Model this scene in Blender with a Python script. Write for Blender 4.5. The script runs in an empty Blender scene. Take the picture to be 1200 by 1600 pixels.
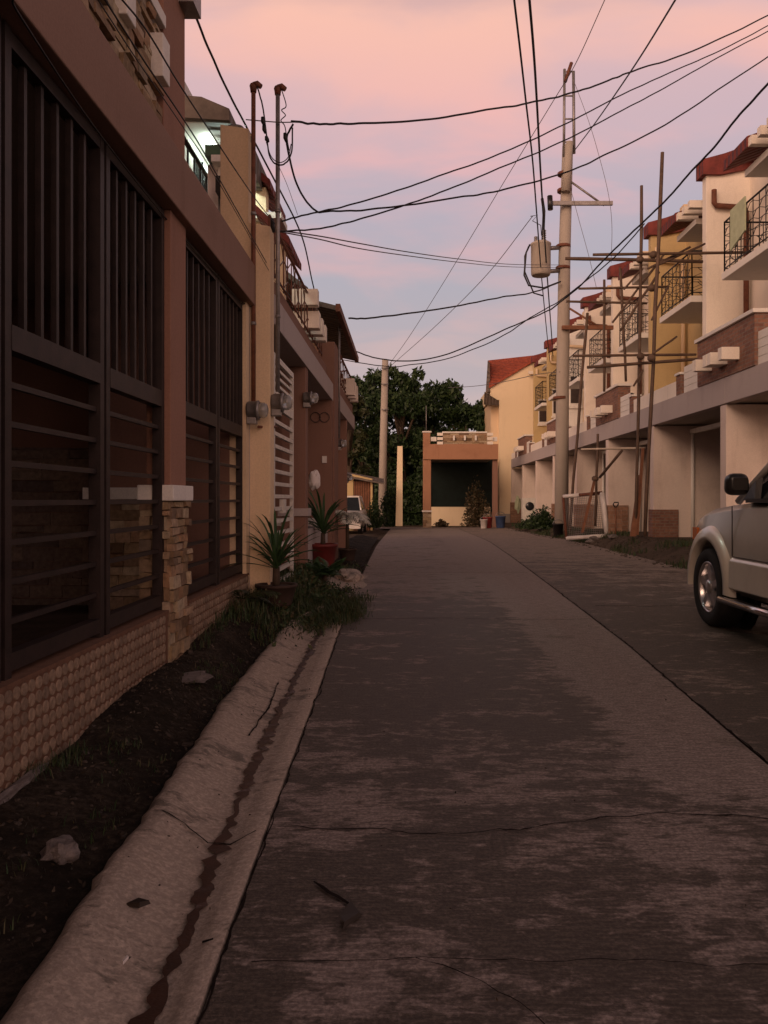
import bpy, bmesh, math, random
from mathutils import Vector, Matrix, noise
random.seed(7)
R = math.radians
scene = bpy.context.scene
COL = scene.collection
# ------------------------------------------------------------------ camera
H = 1.2; F = 1250.0; CX = 637.0; CY = 780.0
cam_d = bpy.data.cameras.new('camera'); cam = bpy.data.objects.new('camera', cam_d); COL.objects.link(cam)
cam.location = (0, 0, H); cam.rotation_euler = (R(90), 0, 0)
cam_d.sensor_fit = 'HORIZONTAL'; cam_d.sensor_width = 36; cam_d.lens = 36*F/1200
cam_d.shift_x = -37/1200; cam_d.shift_y = -20/1200
cam_d.clip_start = 0.05; cam_d.clip_end = 2000
scene.camera = cam
scene.render.resolution_x = 768; scene.render.resolution_y = 1024
# ------------------------------------------------------------------ world
def srgb(r, g, b, k=1.0):
    f = lambda c: ((c/255+.055)/1.055)**2.4 if c > 10 else c/255/12.92
    return (f(r)*k, f(g)*k, f(b)*k, 1)
W = bpy.data.worlds.new('World'); scene.world = W; W.use_nodes = True
nt = W.node_tree; nt.nodes.clear()
def N(t, **kw):
    n = nt.nodes.new(t)
    for k, v in kw.items(): setattr(n, k, v)
    return n
def L(a, b): nt.links.new(a, b)
def mathn(op, a, b=None, clamp=False):
    n = N('ShaderNodeMath', operation=op); n.use_clamp = clamp
    for i, v in enumerate((a, b)):
        if v is None: continue
        if isinstance(v, (int, float)): n.inputs[i].default_value = v
        else: L(v, n.inputs[i])
    return n.outputs[0]
def ramp(fac, stops):
    n = N('ShaderNodeValToRGB'); e = n.color_ramp.elements
    while len(e) < len(stops): e.new(.5)
    for i, (p, c) in enumerate(stops): e[i].position = p; e[i].color = c
    L(fac, n.inputs[0]); return n.outputs[0]
def mixc(fac, a, b):
    n = N('ShaderNodeMix', data_type='RGBA')
    if isinstance(fac, (int, float)): n.inputs[0].default_value = fac
    else: L(fac, n.inputs[0])
    for i, v in ((6, a), (7, b)):
        if isinstance(v, tuple): n.inputs[i].default_value = v
        else: L(v, n.inputs[i])
    return n.outputs[2]
def maprange(v, a, b, c=0., d=1.):
    n = N('ShaderNodeMapRange'); n.interpolation_type = 'SMOOTHSTEP'
    L(v, n.inputs[0])
    for i, q in enumerate((a, b, c, d)): n.inputs[i+1].default_value = q
    return n.outputs[0]
tc = N('ShaderNodeTexCoord'); sep = N('ShaderNodeSeparateXYZ'); L(tc.outputs['Generated'], sep.inputs[0])
sx, sy, sz = sep.outputs
zz = mathn('MAXIMUM', sz, 0.0)
base = ramp(zz, [(0, srgb(198, 180, 178)), (.16, srgb(188, 175, 179)), (.26, srgb(180, 175, 185)), (.33, srgb(185, 176, 188)),
                 (.41, srgb(206, 180, 188)), (.50, srgb(222, 184, 186)), (.58, srgb(165, 142, 148)), (.72, srgb(86, 81, 84)), (1, srgb(56, 56, 58))])
pink = ramp(zz, [(0, srgb(203, 181, 177)), (.16, srgb(202, 180, 179)), (.26, srgb(204, 177, 182)), (.36, srgb(234, 181, 183)),
                 (.44, srgb(240, 186, 180)), (.52, srgb(250, 194, 176)), (.60, srgb(182, 147, 142)), (.72, srgb(90, 81, 82)), (1, srgb(56, 55, 56))])
den = mathn('ADD', zz, .22)
cv = N('ShaderNodeCombineXYZ'); L(mathn('DIVIDE', sx, den), cv.inputs[0]); L(mathn('DIVIDE', sy, den), cv.inputs[1])
mp = N('ShaderNodeMapping'); L(cv.outputs[0], mp.inputs[0]); mp.inputs['Rotation'].default_value = (0, 0, R(38)); mp.inputs['Scale'].default_value = (.8, 1.5, 1); mp.inputs['Location'].default_value = (.35, .2, 0)
ns = N('ShaderNodeTexNoise'); L(mp.outputs[0], ns.inputs[0]); ns.inputs['Scale'].default_value = 2.1; ns.inputs['Detail'].default_value = 5; ns.inputs['Roughness'].default_value = .48; ns.inputs['Distortion'].default_value = .35
cl = maprange(ns.outputs[0], .42, .64)
front = mixc(cl, base, pink)
# glow of the set sun low in the west, behind the camera and to its left
west = mathn('ADD', mathn('MULTIPLY', sy, -.85), mathn('MULTIPLY', sx, -.5))
wf = maprange(west, .0, .95); hf = maprange(zz, .55, .02)
glow = mathn('MULTIPLY', wf, hf)
gcol = mixc(glow, (0, 0, 0, 1), (2.9, 1.55, .88, 1))
add = N('ShaderNodeMix', data_type='RGBA', blend_type='ADD'); add.inputs[0].default_value = 1
L(front, add.inputs[6]); L(gcol, add.inputs[7])
below = maprange(sz, -.04, 0.0)
fin = mixc(below, srgb(70, 60, 58), add.outputs[2])
bg = N('ShaderNodeBackground'); L(fin, bg.inputs[0]); bg.inputs[1].default_value = 1.0
wo = N('ShaderNodeOutputWorld'); L(bg.outputs[0], wo.inputs[0])
# ------------------------------------------------------------------ sun (afterglow)
sd = bpy.data.lights.new('sun', 'SUN'); so = bpy.data.objects.new('sun', sd); COL.objects.link(so)
sd.energy = 1.15; sd.angle = R(28); sd.color = (1, .68, .47)
SUND = Vector((-.42, -.80, .42)).normalized()
so.rotation_euler = SUND.to_track_quat('Z', 'Y').to_euler()
scene.view_settings.view_transform = 'Standard'; scene.view_settings.look = 'None'
scene.view_settings.exposure = 0.0; scene.view_settings.gamma = 1
scene.render.engine = 'CYCLES'

# ------------------------------------------------------------------ helpers
def P(px, py, Y): return Vector(((px-CX)*Y/F, Y, H-(py-CY)*Y/F))
def rootof(o):
    while o.parent: o = o.parent
    return o
class MB:
    def __init__(s): s.v = []; s.f = []; s.sm = []
    def quad(s, *p, smooth=False):
        i = len(s.v); s.v += [tuple(q) for q in p]; s.f.append(tuple(range(i, i+len(p)))); s.sm.append(smooth); return s
    def box(s, x0, x1, y0, y1, z0, z1):
        i = len(s.v)
        s.v += [(x0,y0,z0),(x1,y0,z0),(x1,y1,z0),(x0,y1,z0),(x0,y0,z1),(x1,y0,z1),(x1,y1,z1),(x0,y1,z1)]
        for f in ((0,3,2,1),(4,5,6,7),(0,1,5,4),(1,2,6,5),(2,3,7,6),(3,0,4,7)): s.f.append(tuple(i+k for k in f)); s.sm.append(False)
        return s
    def hexa(s, p):   # 8 arbitrary corners, bottom 4 then top 4
        i = len(s.v); s.v += [tuple(q) for q in p]
        for f in ((0,3,2,1),(4,5,6,7),(0,1,5,4),(1,2,6,5),(2,3,7,6),(3,0,4,7)): s.f.append(tuple(i+k for k in f)); s.sm.append(False)
        return s
    def tube(s, pts, r, n=6, caps=True, sm=True):
        pts = [Vector(p) for p in pts]; rings = []
        rs = r if isinstance(r, (list, tuple)) else [r]*len(pts)
        up = None
        for k, p in enumerate(pts):
            d = (pts[min(k+1, len(pts)-1)]-pts[max(k-1, 0)])
            if d.length < 1e-9: d = Vector((0,0,1))
            d.normalize()
            if up is None: up = d.orthogonal().normalized()
            a = (up-d*up.dot(d))
            a = a.normalized() if a.length > 1e-6 else d.orthogonal().normalized()
            up = a; b = d.cross(a)
            i = len(s.v); rings.append(i)
            for j in range(n):
                t = 2*math.pi*j/n; s.v.append(tuple(p+(a*math.cos(t)+b*math.sin(t))*rs[k]))
        for q in range(len(rings)-1):
            for j in range(n):
                a0 = rings[q]+j; a1 = rings[q]+(j+1)%n; b0 = rings[q+1]+j; b1 = rings[q+1]+(j+1)%n
                s.f.append((a0, a1, b1, b0)); s.sm.append(sm)
        if caps:
            s.f.append(tuple(reversed(range(rings[0], rings[0]+n)))); s.sm.append(False)
            s.f.append(tuple(range(rings[-1], rings[-1]+n))); s.sm.append(False)
        return s
    def prism(s, poly, d0, d1):   # poly list of vectors, extruded by vector between offsets
        i = len(s.v); n = len(poly)
        s.v += [tuple(Vector(p)+Vector(d0)) for p in poly]+[tuple(Vector(p)+Vector(d1)) for p in poly]
        s.f.append(tuple(reversed(range(i, i+n)))); s.sm.append(False)
        s.f.append(tuple(range(i+n, i+2*n))); s.sm.append(False)
        for k in range(n): s.f.append((i+k, i+(k+1)%n, i+n+(k+1)%n, i+n+k)); s.sm.append(False)
        return s
    def lathe(s, c, prof, n=20, axis='Z', sm=True, caps=True):
        c = Vector(c); rings = []
        for (r, h) in prof:
            rings.append(len(s.v))
            for j in range(n):
                t = 2*math.pi*j/n; a, b = r*math.cos(t), r*math.sin(t)
                q = {'Z': (a, b, h), 'X': (h, a, b), 'Y': (b, h, a)}[axis]
                s.v.append(tuple(c+Vector(q)))
        for q in range(len(rings)-1):
            for j in range(n):
                s.f.append((rings[q]+j, rings[q]+(j+1)%n, rings[q+1]+(j+1)%n, rings[q+1]+j)); s.sm.append(sm)
        if not caps: return s
        s.f.append(tuple(reversed(range(rings[0], rings[0]+n)))); s.sm.append(False)
        s.f.append(tuple(range(rings[-1], rings[-1]+n))); s.sm.append(False)
        return s
    def build(s, name, mat, parent=None, label=None, fix=True):
        me = bpy.data.meshes.new(name)
        off = Vector((0,0,0))
        if parent is not None: off = rootof(parent).location.copy()
        me.from_pydata([(v[0]-off.x, v[1]-off.y, v[2]-off.z) for v in s.v], [], s.f)
        me.polygons.foreach_set('use_smooth', s.sm)
        me.materials.append(mat); me.update()
        if fix and len(s.f) < 60000:
            bm = bmesh.new(); bm.from_mesh(me); bmesh.ops.recalc_face_normals(bm, faces=bm.faces); bm.to_mesh(me); bm.free()
        o = bpy.data.objects.new(name, me); COL.objects.link(o)
        if parent is not None: o.parent = parent
        if label: o['label'] = label
        return o
def tag(o, label=None, cat=None, group=None, kind=None):
    if label: o['label'] = label
    if cat: o['category'] = cat
    if group: o['group'] = group
    if kind: o['kind'] = kind
    return o
def thing(name, loc, label, cat, group=None):
    o = bpy.data.objects.new(name, None); COL.objects.link(o); o.location = loc; o.empty_display_size = .2
    return tag(o, label, cat, group)
def bevel(o, w=.01, seg=2):
    m = o.modifiers.new('bevel', 'BEVEL'); m.width = w; m.segments = seg; m.limit_method = 'ANGLE'; m.angle_limit = R(40)
    return o

# ------------------------------------------------------------------ materials
def material(name):
    global nt
    m = bpy.data.materials.new(name); m.use_nodes = True; nt = m.node_tree; nt.nodes.clear()
    o = N('ShaderNodeOutputMaterial'); b = N('ShaderNodeBsdfPrincipled'); L(b.outputs[0], o.inputs[0])
    return m, b
def objco(scale=(1,1,1), rot=(0,0,0)):
    t = N('ShaderNodeTexCoord'); m = N('ShaderNodeMapping'); L(t.outputs['Object'], m.inputs[0])
    m.inputs['Scale'].default_value = scale; m.inputs['Rotation'].default_value = rot
    return m.outputs[0]
def noisef(vec, sc, det=6, rough=.6, dist=0):
    n = N('ShaderNodeTexNoise'); L(vec, n.inputs[0]); n.inputs['Scale'].default_value = sc; n.inputs['Detail'].default_value = det
    n.inputs['Roughness'].default_value = rough; n.inputs['Distortion'].default_value = dist
    return n.outputs[0]
def bump(b, h, st=.3, dist=.01):
    n = N('ShaderNodeBump'); n.inputs['Strength'].default_value = st; n.inputs['Distance'].default_value = dist
    L(h, n.inputs['Height']); L(n.outputs[0], b.inputs['Normal'])
def c4(c): return (c[0], c[1], c[2], 1)
def sc(c, k): return (min(1, c[0]*k), min(1, c[1]*k), min(1, c[2]*k), 1)
def plain(name, c, rough=.6, metal=0, var=.25, nsc=6, spec=.4, bmp=.15):
    m, b = material(name); v = objco()
    n = noisef(v, nsc); n2 = noisef(v, nsc*9, 3)
    s = mathn('ADD', mathn('MULTIPLY', n, .7), mathn('MULTIPLY', n2, .3))
    L(ramp(s, [(.3, sc(c, 1-var)), (.7, sc(c, 1+var))]), b.inputs['Base Color'])
    b.inputs['Roughness'].default_value = rough; b.inputs['Metallic'].default_value = metal
    b.inputs['Specular IOR Level'].default_value = spec
    bump(b, n2, bmp, .004)
    return m
def plaster(name, c, stain=.35, rough=.85, streak=True):
    """painted render with vertical rain streaks and blotches of dirt"""
    m, b = material(name)
    v = objco((1.2, 1.2, .22)); n = noisef(v, 3.2, 8, .65)
    v2 = objco(); n2 = noisef(v2, .9, 6, .6, .4); n3 = noisef(v2, 60, 3)
    f = maprange(n, .52, .78); f2 = maprange(n2, .5, .75)
    dirt = mathn('MULTIPLY', mathn('ADD', mathn('MULTIPLY', f, .6), mathn('MULTIPLY', f2, .5)), stain, True)
    base = mixc(maprange(n3, .3, .7), sc(c, .94), sc(c, 1.05))
    L(mixc(dirt, base, sc((c[0]*.5, c[1]*.45, c[2]*.42), 1)), b.inputs['Base Color'])
    b.inputs['Roughness'].default_value = rough; b.inputs['Specular IOR Level'].default_value = .2
    bump(b, mathn('ADD', mathn('MULTIPLY', n3, .5), n2), .25, .01)
    return m
def brick(name, c1, c2, mortar, sc_=1.0, w=.22, h=.07, rough=.9):
    m, b = material(name); t = N('ShaderNodeTexCoord'); s = N('ShaderNodeSeparateXYZ'); L(t.outputs['Object'], s.inputs[0])
    cb = N('ShaderNodeCombineXYZ'); L(mathn('ADD', s.outputs[0], s.outputs[1]), cb.inputs[0]); L(s.outputs[2], cb.inputs[1])
    br = N('ShaderNodeTexBrick'); L(cb.outputs[0], br.inputs[0]); br.inputs['Color1'].default_value = c4(c1); br.inputs['Color2'].default_value = c4(c2)
    br.inputs['Mortar'].default_value = c4(mortar); br.inputs['Scale'].default_value = 1; br.inputs['Brick Width'].default_value = w*sc_
    br.inputs['Row Height'].default_value = h*sc_; br.inputs['Mortar Size'].default_value = .008; br.inputs['Bias'].default_value = .1
    n = noisef(t.outputs['Object'], 14)
    mx = N('ShaderNodeMix', data_type='RGBA', blend_type='MULTIPLY'); mx.inputs[0].default_value = .7
    L(br.outputs[0], mx.inputs[6]); L(ramp(n, [(.3, (.6,.6,.6,1)), (.7, (1.2,1.2,1.2,1))]), mx.inputs[7]); L(mx.outputs[2], b.inputs['Base Color'])
    b.inputs['Roughness'].default_value = rough; b.inputs['Specular IOR Level'].default_value = .2
    bump(b, mathn('SUBTRACT', mathn('MULTIPLY', n, .5), br.outputs[1]), .6, .01)
    return m
def perface(name, cols, rough=.85, nsc=25):
    """colour varies from one loose piece to the next"""
    m, b = material(name); g = N('ShaderNodeNewGeometry')
    col = ramp(g.outputs['Random Per Island'], [(i/(len(cols)-1), c4(c)) for i, c in enumerate(cols)])
    v = objco(); n = noisef(v, nsc)
    mx = N('ShaderNodeMix', data_type='RGBA', blend_type='MULTIPLY'); mx.inputs[0].default_value = .8
    L(col, mx.inputs[6]); L(ramp(n, [(.3, (.55,.55,.55,1)), (.7, (1.25,1.25,1.25,1))]), mx.inputs[7]); L(mx.outputs[2], b.inputs['Base Color'])
    b.inputs['Roughness'].default_value = rough; b.inputs['Specular IOR Level'].default_value = .25
    bump(b, n, .6, .012)
    return m
def leafm(name, cols):
    m, b = material(name); g = N('ShaderNodeNewGeometry')
    L(ramp(g.outputs['Random Per Island'], [(i/(len(cols)-1), c4(c)) for i, c in enumerate(cols)]), b.inputs['Base Color'])
    b.inputs['Roughness'].default_value = .55; b.inputs['Specular IOR Level'].default_value = .3
    return m
def tiles(name, c):
    m, b = material(name); t = N('ShaderNodeTexCoord'); s = N('ShaderNodeSeparateXYZ'); L(t.outputs['Object'], s.inputs[0])
    w = mathn('SINE', mathn('MULTIPLY', s.outputs[1], 30)); w2 = mathn('FRACT', mathn('MULTIPLY', s.outputs[0], 3.3))
    n = noisef(t.outputs['Object'], 5)
    L(ramp(n, [(.3, sc(c, .6)), (.7, sc(c, 1.25))]), b.inputs['Base Color']); b.inputs['Roughness'].default_value = .7
    b.inputs['Specular IOR Level'].default_value = .3
    bump(b, mathn('ADD', w, w2), .8, .03)
    return m

M = {}
M['maroon_wall'] = plaster('maroon_wall', (.29, .155, .11), .5)
M['fascia'] = plaster('fascia', (.27, .165, .125), .6)
M['brown_wall'] = plaster('brown_wall', (.24, .135, .10), .45)
M['cream'] = plaster('cream', (.72, .55, .36), 0.5800000000000001)
M['cream_white'] = plaster('cream_white', (.82, .74, .64), 0.5)
M['white'] = plaster('white', (.74, .70, .64), 0.48000000000000004)
M['mustard'] = plaster('mustard', (.52, .39, .20), .45)
M['end_cream'] = plaster('end_cream', (.80, .65, .44), .35)
M['pink_plaster'] = plaster('pink_plaster', (.68, .57, .50), 0.6000000000000001)
M['lavender'] = plaster('lavender', (.44, .38, .36), .6)
M['soffit'] = plaster('soffit', (.36, .32, .28), .4)
M['terracotta'] = plaster('terracotta', (.38, .20, .12), .6)
M['roof_red'] = tiles('roof_red', (.17, .035, .028))
M['roof_far'] = tiles('roof_far', (.33, .07, .035))
M['roof_grey'] = tiles('roof_grey', (.14, .11, .09))
M['brick'] = brick('brick', (.30, .15, .10), (.20, .10, .075), (.22, .17, .14))
M['brick_far'] = brick('brick_far', (.36, .20, .13), (.26, .14, .09), (.30, .22, .17), 1.6)
M['gate_paint'] = plain('gate_paint', (.022, .013, .012), .55, .1, .6, 12)
M['white_metal'] = plain('white_metal', (.62, .58, .52), .5, 0, .2)
M['black_metal'] = plain('black_metal', (.02, .017, .015), .5, .3, .3)
M['rust_metal'] = plain('rust_metal', (.16, .06, .035), .7, .2, .5, 14)
M['galv'] = plain('galv', (.27, .25, .24), .5, .6, .35, 10)
M['cable'] = plain('cable', (.012, .010, .010), .6, 0, .2)
M['thin_cable'] = plain('thin_cable', (.10, .085, .085), .6, 0, .2)
M['stone'] = perface('stone', [(.12,.07,.04), (.40,.29,.17), (.20,.12,.07), (.50,.40,.27), (.15,.11,.08), (.34,.20,.11), (.44,.34,.24)])
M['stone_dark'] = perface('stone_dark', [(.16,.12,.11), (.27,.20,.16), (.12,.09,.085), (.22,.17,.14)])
M['disc_tile'] = perface('disc_tile', [(.25,.175,.12), (.33,.235,.165), (.20,.14,.10), (.28,.20,.14)], .75, 40)
M['grout'] = plain('grout', (.15, .075, .045), .9, 0, .3, 20)
M['pole_concrete'] = plaster('pole_concrete', (.38, .33, .28), .6)
M['bamboo'] = plain('bamboo', (.10, .062, .042), .75, 0, .45, 5)
M['wood'] = plain('wood', (.20, .085, .045), .8, 0, .4, 7)
M['pale_wood'] = plain('pale_wood', (.50, .42, .34), .8, 0, .3, 9)
M['pot_red'] = plain('pot_red', (.14, .022, .018), .5, 0, .3)
M['pot_dark'] = plain('pot_dark', (.05, .03, .022), .8, 0, .4)
M['palm_leaf'] = leafm('palm_leaf', [(.02,.05,.018), (.035,.08,.028), (.05,.10,.035)])
M['lit_leaf'] = leafm('lit_leaf', [(.38,.40,.34), (.55,.55,.48), (.45,.47,.40)])  # pale tone paints sky light onto palm fronds
M['grass'] = leafm('grass', [(.015,.035,.012), (.03,.06,.02), (.06,.075,.03), (.09,.07,.035)])
M['dry_litter'] = leafm('dry_litter', [(.03,.02,.014), (.06,.04,.026), (.02,.014,.01), (.11,.085,.06)])
M['tree_leaf'] = leafm('tree_leaf', [(.010,.022,.008), (.018,.038,.012), (.028,.054,.016), (.042,.068,.02)])
M['tree_leaf_warm'] = leafm('tree_leaf_warm', [(.015,.02,.007), (.035,.038,.012), (.022,.032,.010)])
M['dry_bush'] = leafm('dry_bush', [(.05,.035,.018), (.09,.06,.03), (.03,.035,.015)])
M['bark'] = plain('bark', (.07, .05, .035), .9, 0, .4, 8, .2, .6)
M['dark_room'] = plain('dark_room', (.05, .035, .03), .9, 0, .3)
M['glass'] = plain('glass', (.02, .022, .025), .08, 0, .1, 2, .6, 0)
M['rock'] = plain('rock', (.17, .145, .135), .9, 0, .55, 30, .2, .9)
M['clod'] = plain('clod', (.07, .055, .045), .9, 0, .5, 30, .2, .9)
M['rubber'] = plain('rubber', (.018, .016, .016), .85, 0, .2, 30)
M['alloy'] = plain('alloy', (.62, .58, .58), .28, .9, .1, 8, .5, 0)
M['black_plastic'] = plain('black_plastic', (.015, .013, .013), .35, 0, .1, 8, .5, 0)
M['chrome'] = plain('chrome', (.7, .66, .64), .15, 1, .05, 8, .5, 0)
M['sack'] = plain('sack', (.72, .66, .62), .6, 0, .15)
M['red_cloth'] = plain('red_cloth', (.35, .05, .05), .8, 0, .3)
M['blue_cloth'] = plain('blue_cloth', (.06, .10, .22), .8, 0, .3)
M['green_tarp'] = plain('green_tarp', (.05, .10, .06), .7, 0, .3)
M['backdrop_dark'] = plain('backdrop_dark', (.006, .013, .011), .9, 0, .5, 3)  # near-black green of the sheet that darkens the end carport
M['rag'] = plain('rag', (.42, .46, .30), .85, 0, .2)
M['amber'] = plain('amber', (.6, .16, .04), .25, 0, .1)
def carpaint(name, c):
    m, b = material(name); v = objco(); n = noisef(v, 3, 6)
    L(ramp(n, [(.3, sc(c, .9)), (.7, sc(c, 1.08))]), b.inputs['Base Color'])
    b.inputs['Roughness'].default_value = .38; b.inputs['Metallic'].default_value = .35; b.inputs['Coat Weight'].default_value = .6; b.inputs['Coat Roughness'].default_value = .12
    bump(b, n, .02, .01); return m
M['suv_paint'] = carpaint('suv_paint', (.60, .55, .49)); M['suv_trim'] = carpaint('suv_trim', (.78, .70, .60)); M['car_white'] = carpaint('car_white', (.74, .70, .66))
def emissive(name, c, s):
    m, b = material(name); b.inputs['Base Color'].default_value = c4(c); b.inputs['Emission Color'].default_value = c4(c); b.inputs['Emission Strength'].default_value = s; return m
M['tube_light'] = emissive('tube_light', (.80, 1, .92), 14)
def glassdome(name):
    m, b = material(name); b.inputs['Base Color'].default_value = (.5,.5,.48,1); b.inputs['Roughness'].default_value = .12; b.inputs['Transmission Weight'].default_value = .6; return m
M['meter_glass'] = glassdome('meter_glass')

def concrete_road(name, dark, light, mask, br=1.0):
    """broomed concrete with damp patches; mask(x,y,z nodes) shifts damp and near-to-far tone"""
    m, b = material(name); t = N('ShaderNodeTexCoord'); s = N('ShaderNodeSeparateXYZ'); L(t.outputs['Object'], s.inputs[0])
    X, Y = s.outputs[0], s.outputs[1]
    v = objco((.8, 1.3, 1)); patch = noisef(v, 2.1, 10, .62, .3)
    v2 = objco((1.0, 1.9, 1)); p2 = noisef(v2, 6.5, 9, .68, .5)
    v4 = objco((1.3, 2.6, 1)); p4 = maprange(noisef(v4, 11, 6, .7, .4), .3, .7)
    v3 = objco((9, 60, 1)) if br > .5 else objco((30, 40, 30)); broom = noisef(v3, 1.2, 4, .6)
    fine = noisef(objco(), 70, 5, .7)
    d = mask(X, Y)
    tot = mathn('ADD', mathn('ADD', mathn('ADD', mathn('MULTIPLY', patch, .48), mathn('MULTIPLY', p2, .44)), mathn('MULTIPLY', p4, .08)), d)
    f = maprange(tot, .465, .55)
    base = mixc(f, c4(light), c4(dark))
    g = N('ShaderNodeMix', data_type='RGBA', blend_type='MULTIPLY'); g.inputs[0].default_value = 1
    k = mathn('ADD', mathn('MULTIPLY', broom, .55), mathn('MULTIPLY', fine, .75))
    L(base, g.inputs[6]); L(ramp(k, [(.40, (1-.55*br,)*3+(1,)), (.62, (.97,.97,.97,1)), (.82, (1+1.0*br,)*3+(1,))]), g.inputs[7])
    moss = maprange(noisef(objco(), .8, 5, .6), .60, .72)
    L(mixc(mathn('MULTIPLY', moss, .5), g.outputs[2], (.045,.05,.028,1)), b.inputs['Base Color'])
    L(mixc(f, (.85,.85,.85,1), (.62,.62,.62,1)), b.inputs['Roughness']); b.inputs['Specular IOR Level'].default_value = .25
    bump(b, mathn('ADD', mathn('MULTIPLY', broom, .6), fine), .7, .006)
    return m
def m_main(X, Y):
    a = mathn('MULTIPLY', mathn('MULTIPLY', maprange(X, 1.25, .85), maprange(Y, 3.1, 4.6)), maprange(Y, 10.5, 8.6))
    near = mathn('MULTIPLY', maprange(Y, 3.6, 2.2), .045)  # near end darker: brightness fall-off put into the colour
    far = mathn('MULTIPLY', maprange(Y, 8, 14), -.05)  # far end lighter, part of the same painted fall-off
    strip = mathn('MULTIPLY', mathn('MULTIPLY', maprange(X, .95, 1.25), maprange(Y, 2.9, 3.5)), -.11)
    return mathn('ADD', mathn('ADD', mathn('MULTIPLY', a, .075), near), mathn('ADD', far, strip))
def m_side(X, Y): return mathn('ADD', mathn('MULTIPLY', maprange(Y, 14, 9), .07), mathn('MULTIPLY', maprange(Y, 14, 18), -.05))
M['road'] = concrete_road('road', (.096, .077, .063), (.275, .225, .20), m_main)
M['road_side'] = concrete_road('road_side', (.088, .070, .055), (.25, .20, .17), m_side)
def m_none(X, Y): return mathn('MULTIPLY', X, 0.0)
M['gutter'] = concrete_road('gutter', (.18, .15, .12), (.42, .345, .285), lambda X, Y: mathn('ADD', mathn('MULTIPLY', X, 0.0), -.06), .45)
def soil():
    m, b = material('soil'); v = objco(); n = noisef(v, 2.2, 9, .7); n2 = noisef(v, 28, 6, .75)
    c = ramp(mathn('ADD', mathn('MULTIPLY', n, .5), mathn('MULTIPLY', n2, .5)), [(.38, (.009,.007,.005,1)), (.50, (.026,.020,.014,1)), (.60, (.07,.053,.04,1)), (.75, (.15,.12,.095,1))])
    L(c, b.inputs['Base Color']); b.inputs['Roughness'].default_value = .95; b.inputs['Specular IOR Level'].default_value = .15
    bump(b, mathn('ADD', n, n2), 1, .03); return m
M['soil'] = soil()
M['dirt'] = plain('dirt', (.085, .062, .046), .95, 0, .5, 3, .1, .8)
M['crack'] = plain('crack', (.018, .013, .011), .95, 0, .3, 12, .1)
M['wet'] = plain('wet', (.050, .018, .008), .4, 0, .45, 8, .5, .3)

# ------------------------------------------------------------------ ground
def ss(a, b, x):
    t = max(0, min(1, (x-a)/(b-a))); return t*t*(3-2*t)
def lerpl(tab, y):
    if y <= tab[0][0]: return tab[0][1]
    for (a, u), (b, v) in zip(tab, tab[1:]):
        if y <= b: return u+(v-u)*(y-a)/(b-a)
    return tab[-1][1]
KR = [(-6,-.40), (0,-.44), (1.83,-.479), (2.86,-.507), (5.08,-.557), (7.3,-.62), (12,-.72), (20,-.80), (40,-.8)]
KL = [(-6,-.74), (0,-.80), (1.75,-.862), (2.4,-.91), (3.5,-.96), (4.7,-1.035), (8.3,-1.10), (12,-1.15), (20,-1.3), (40,-1.4)]
KM = [(-6,-.48), (0,-.53), (1.83,-.592), (2.42,-.628), (3.57,-.694), (5.17,-.75), (7.3,-.80), (9, -.85), (20,-1.0), (40,-1.1)]
VERGE = [(0,.02), (3,.04), (5.4,.14), (7.6,.24), (10,.22), (14,.12), (20,.05), (45,0)]
def gz(x, y):
    z = -.012*max(0, min(y, 50)-22)
    z += ss(4.75, 5.45, x)*(.29-.006*max(0, y-20))
    if x < -1: z += ss(-1.05, -1.42, x)*lerpl(VERGE, y)
    return z
def sheet(name, xs, ys, zf, mat, kind='structure'):
    mb = MB(); nx, ny = len(xs), len(ys)
    for y in ys:
        for x in xs: mb.v.append((x, y, zf(x, y)))
    for j in range(ny-1):
        for i in range(nx-1): a = j*nx+i; mb.f.append((a, a+1, a+nx+1, a+nx)); mb.sm.append(True)
    return tag(mb.build(name, mat, fix=False), kind=kind)
def rng(a, b, s):
    n = max(1, round((b-a)/s)); return [a+(b-a)*i/n for i in range(n+1)]
gx = [-600, -150, -40, -12]+rng(-6, -1.6, .5)+rng(-1.5, -1.0, .1)+[-.9, 0, 2, 4]+rng(4.7, 5.6, .1)+[6.5, 9, 14, 40, 150, 600]
gy = [-60, -10]+rng(-4, 48, 1.0)+[55, 70, 120, 400, 900]
def zground(x, y):
    z = gz(x, y)
    return z-.06 if -1.2 < x < 4.9 and y < 40.5 else z-.004
sheet('ground', gx, gy, zground, M['dirt'])
JX = [(-6,1.50), (0,1.55), (3.6,1.63), (6.5,1.81), (11,1.98), (16.7,2.17), (24,2.35), (40,2.4)]
def road_part(name, fl, fr, n, mat, y0=-4, y1=40):
    mb = MB(); ys = rng(y0, y1, .5)
    for y in ys:
        for i in range(n+1):
            a, b = fl(y), fr(y); x = a+(b-a)*i/n; mb.v.append((x, y, gz(x, y)+.002*noise.noise((x*2, y*2, 0))))
    for j in range(len(ys)-1):
        for i in range(n): k = j*(n+1)+i; mb.f.append((k, k+1, k+n+2, k+n+1)); mb.sm.append(True)
    return tag(mb.build(name, mat, fix=False), kind='structure')
road_part('road', lambda y: lerpl(KR, y), lambda y: lerpl(JX, y)-.006, 6, M['road'])
road_part('parking_lane', lambda y: lerpl(JX, y)+.006, lambda y: 4.8, 6, M['road_side'])
# cross street at the end
sheet('cross_street', [-30, -8, -.8, 1, 3, 4.8, 8, 30], [37.4, 38.2, 39, 39.9], lambda x, y: gz(min(x, 4.7), y)+.006, M['road_side'])
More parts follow.
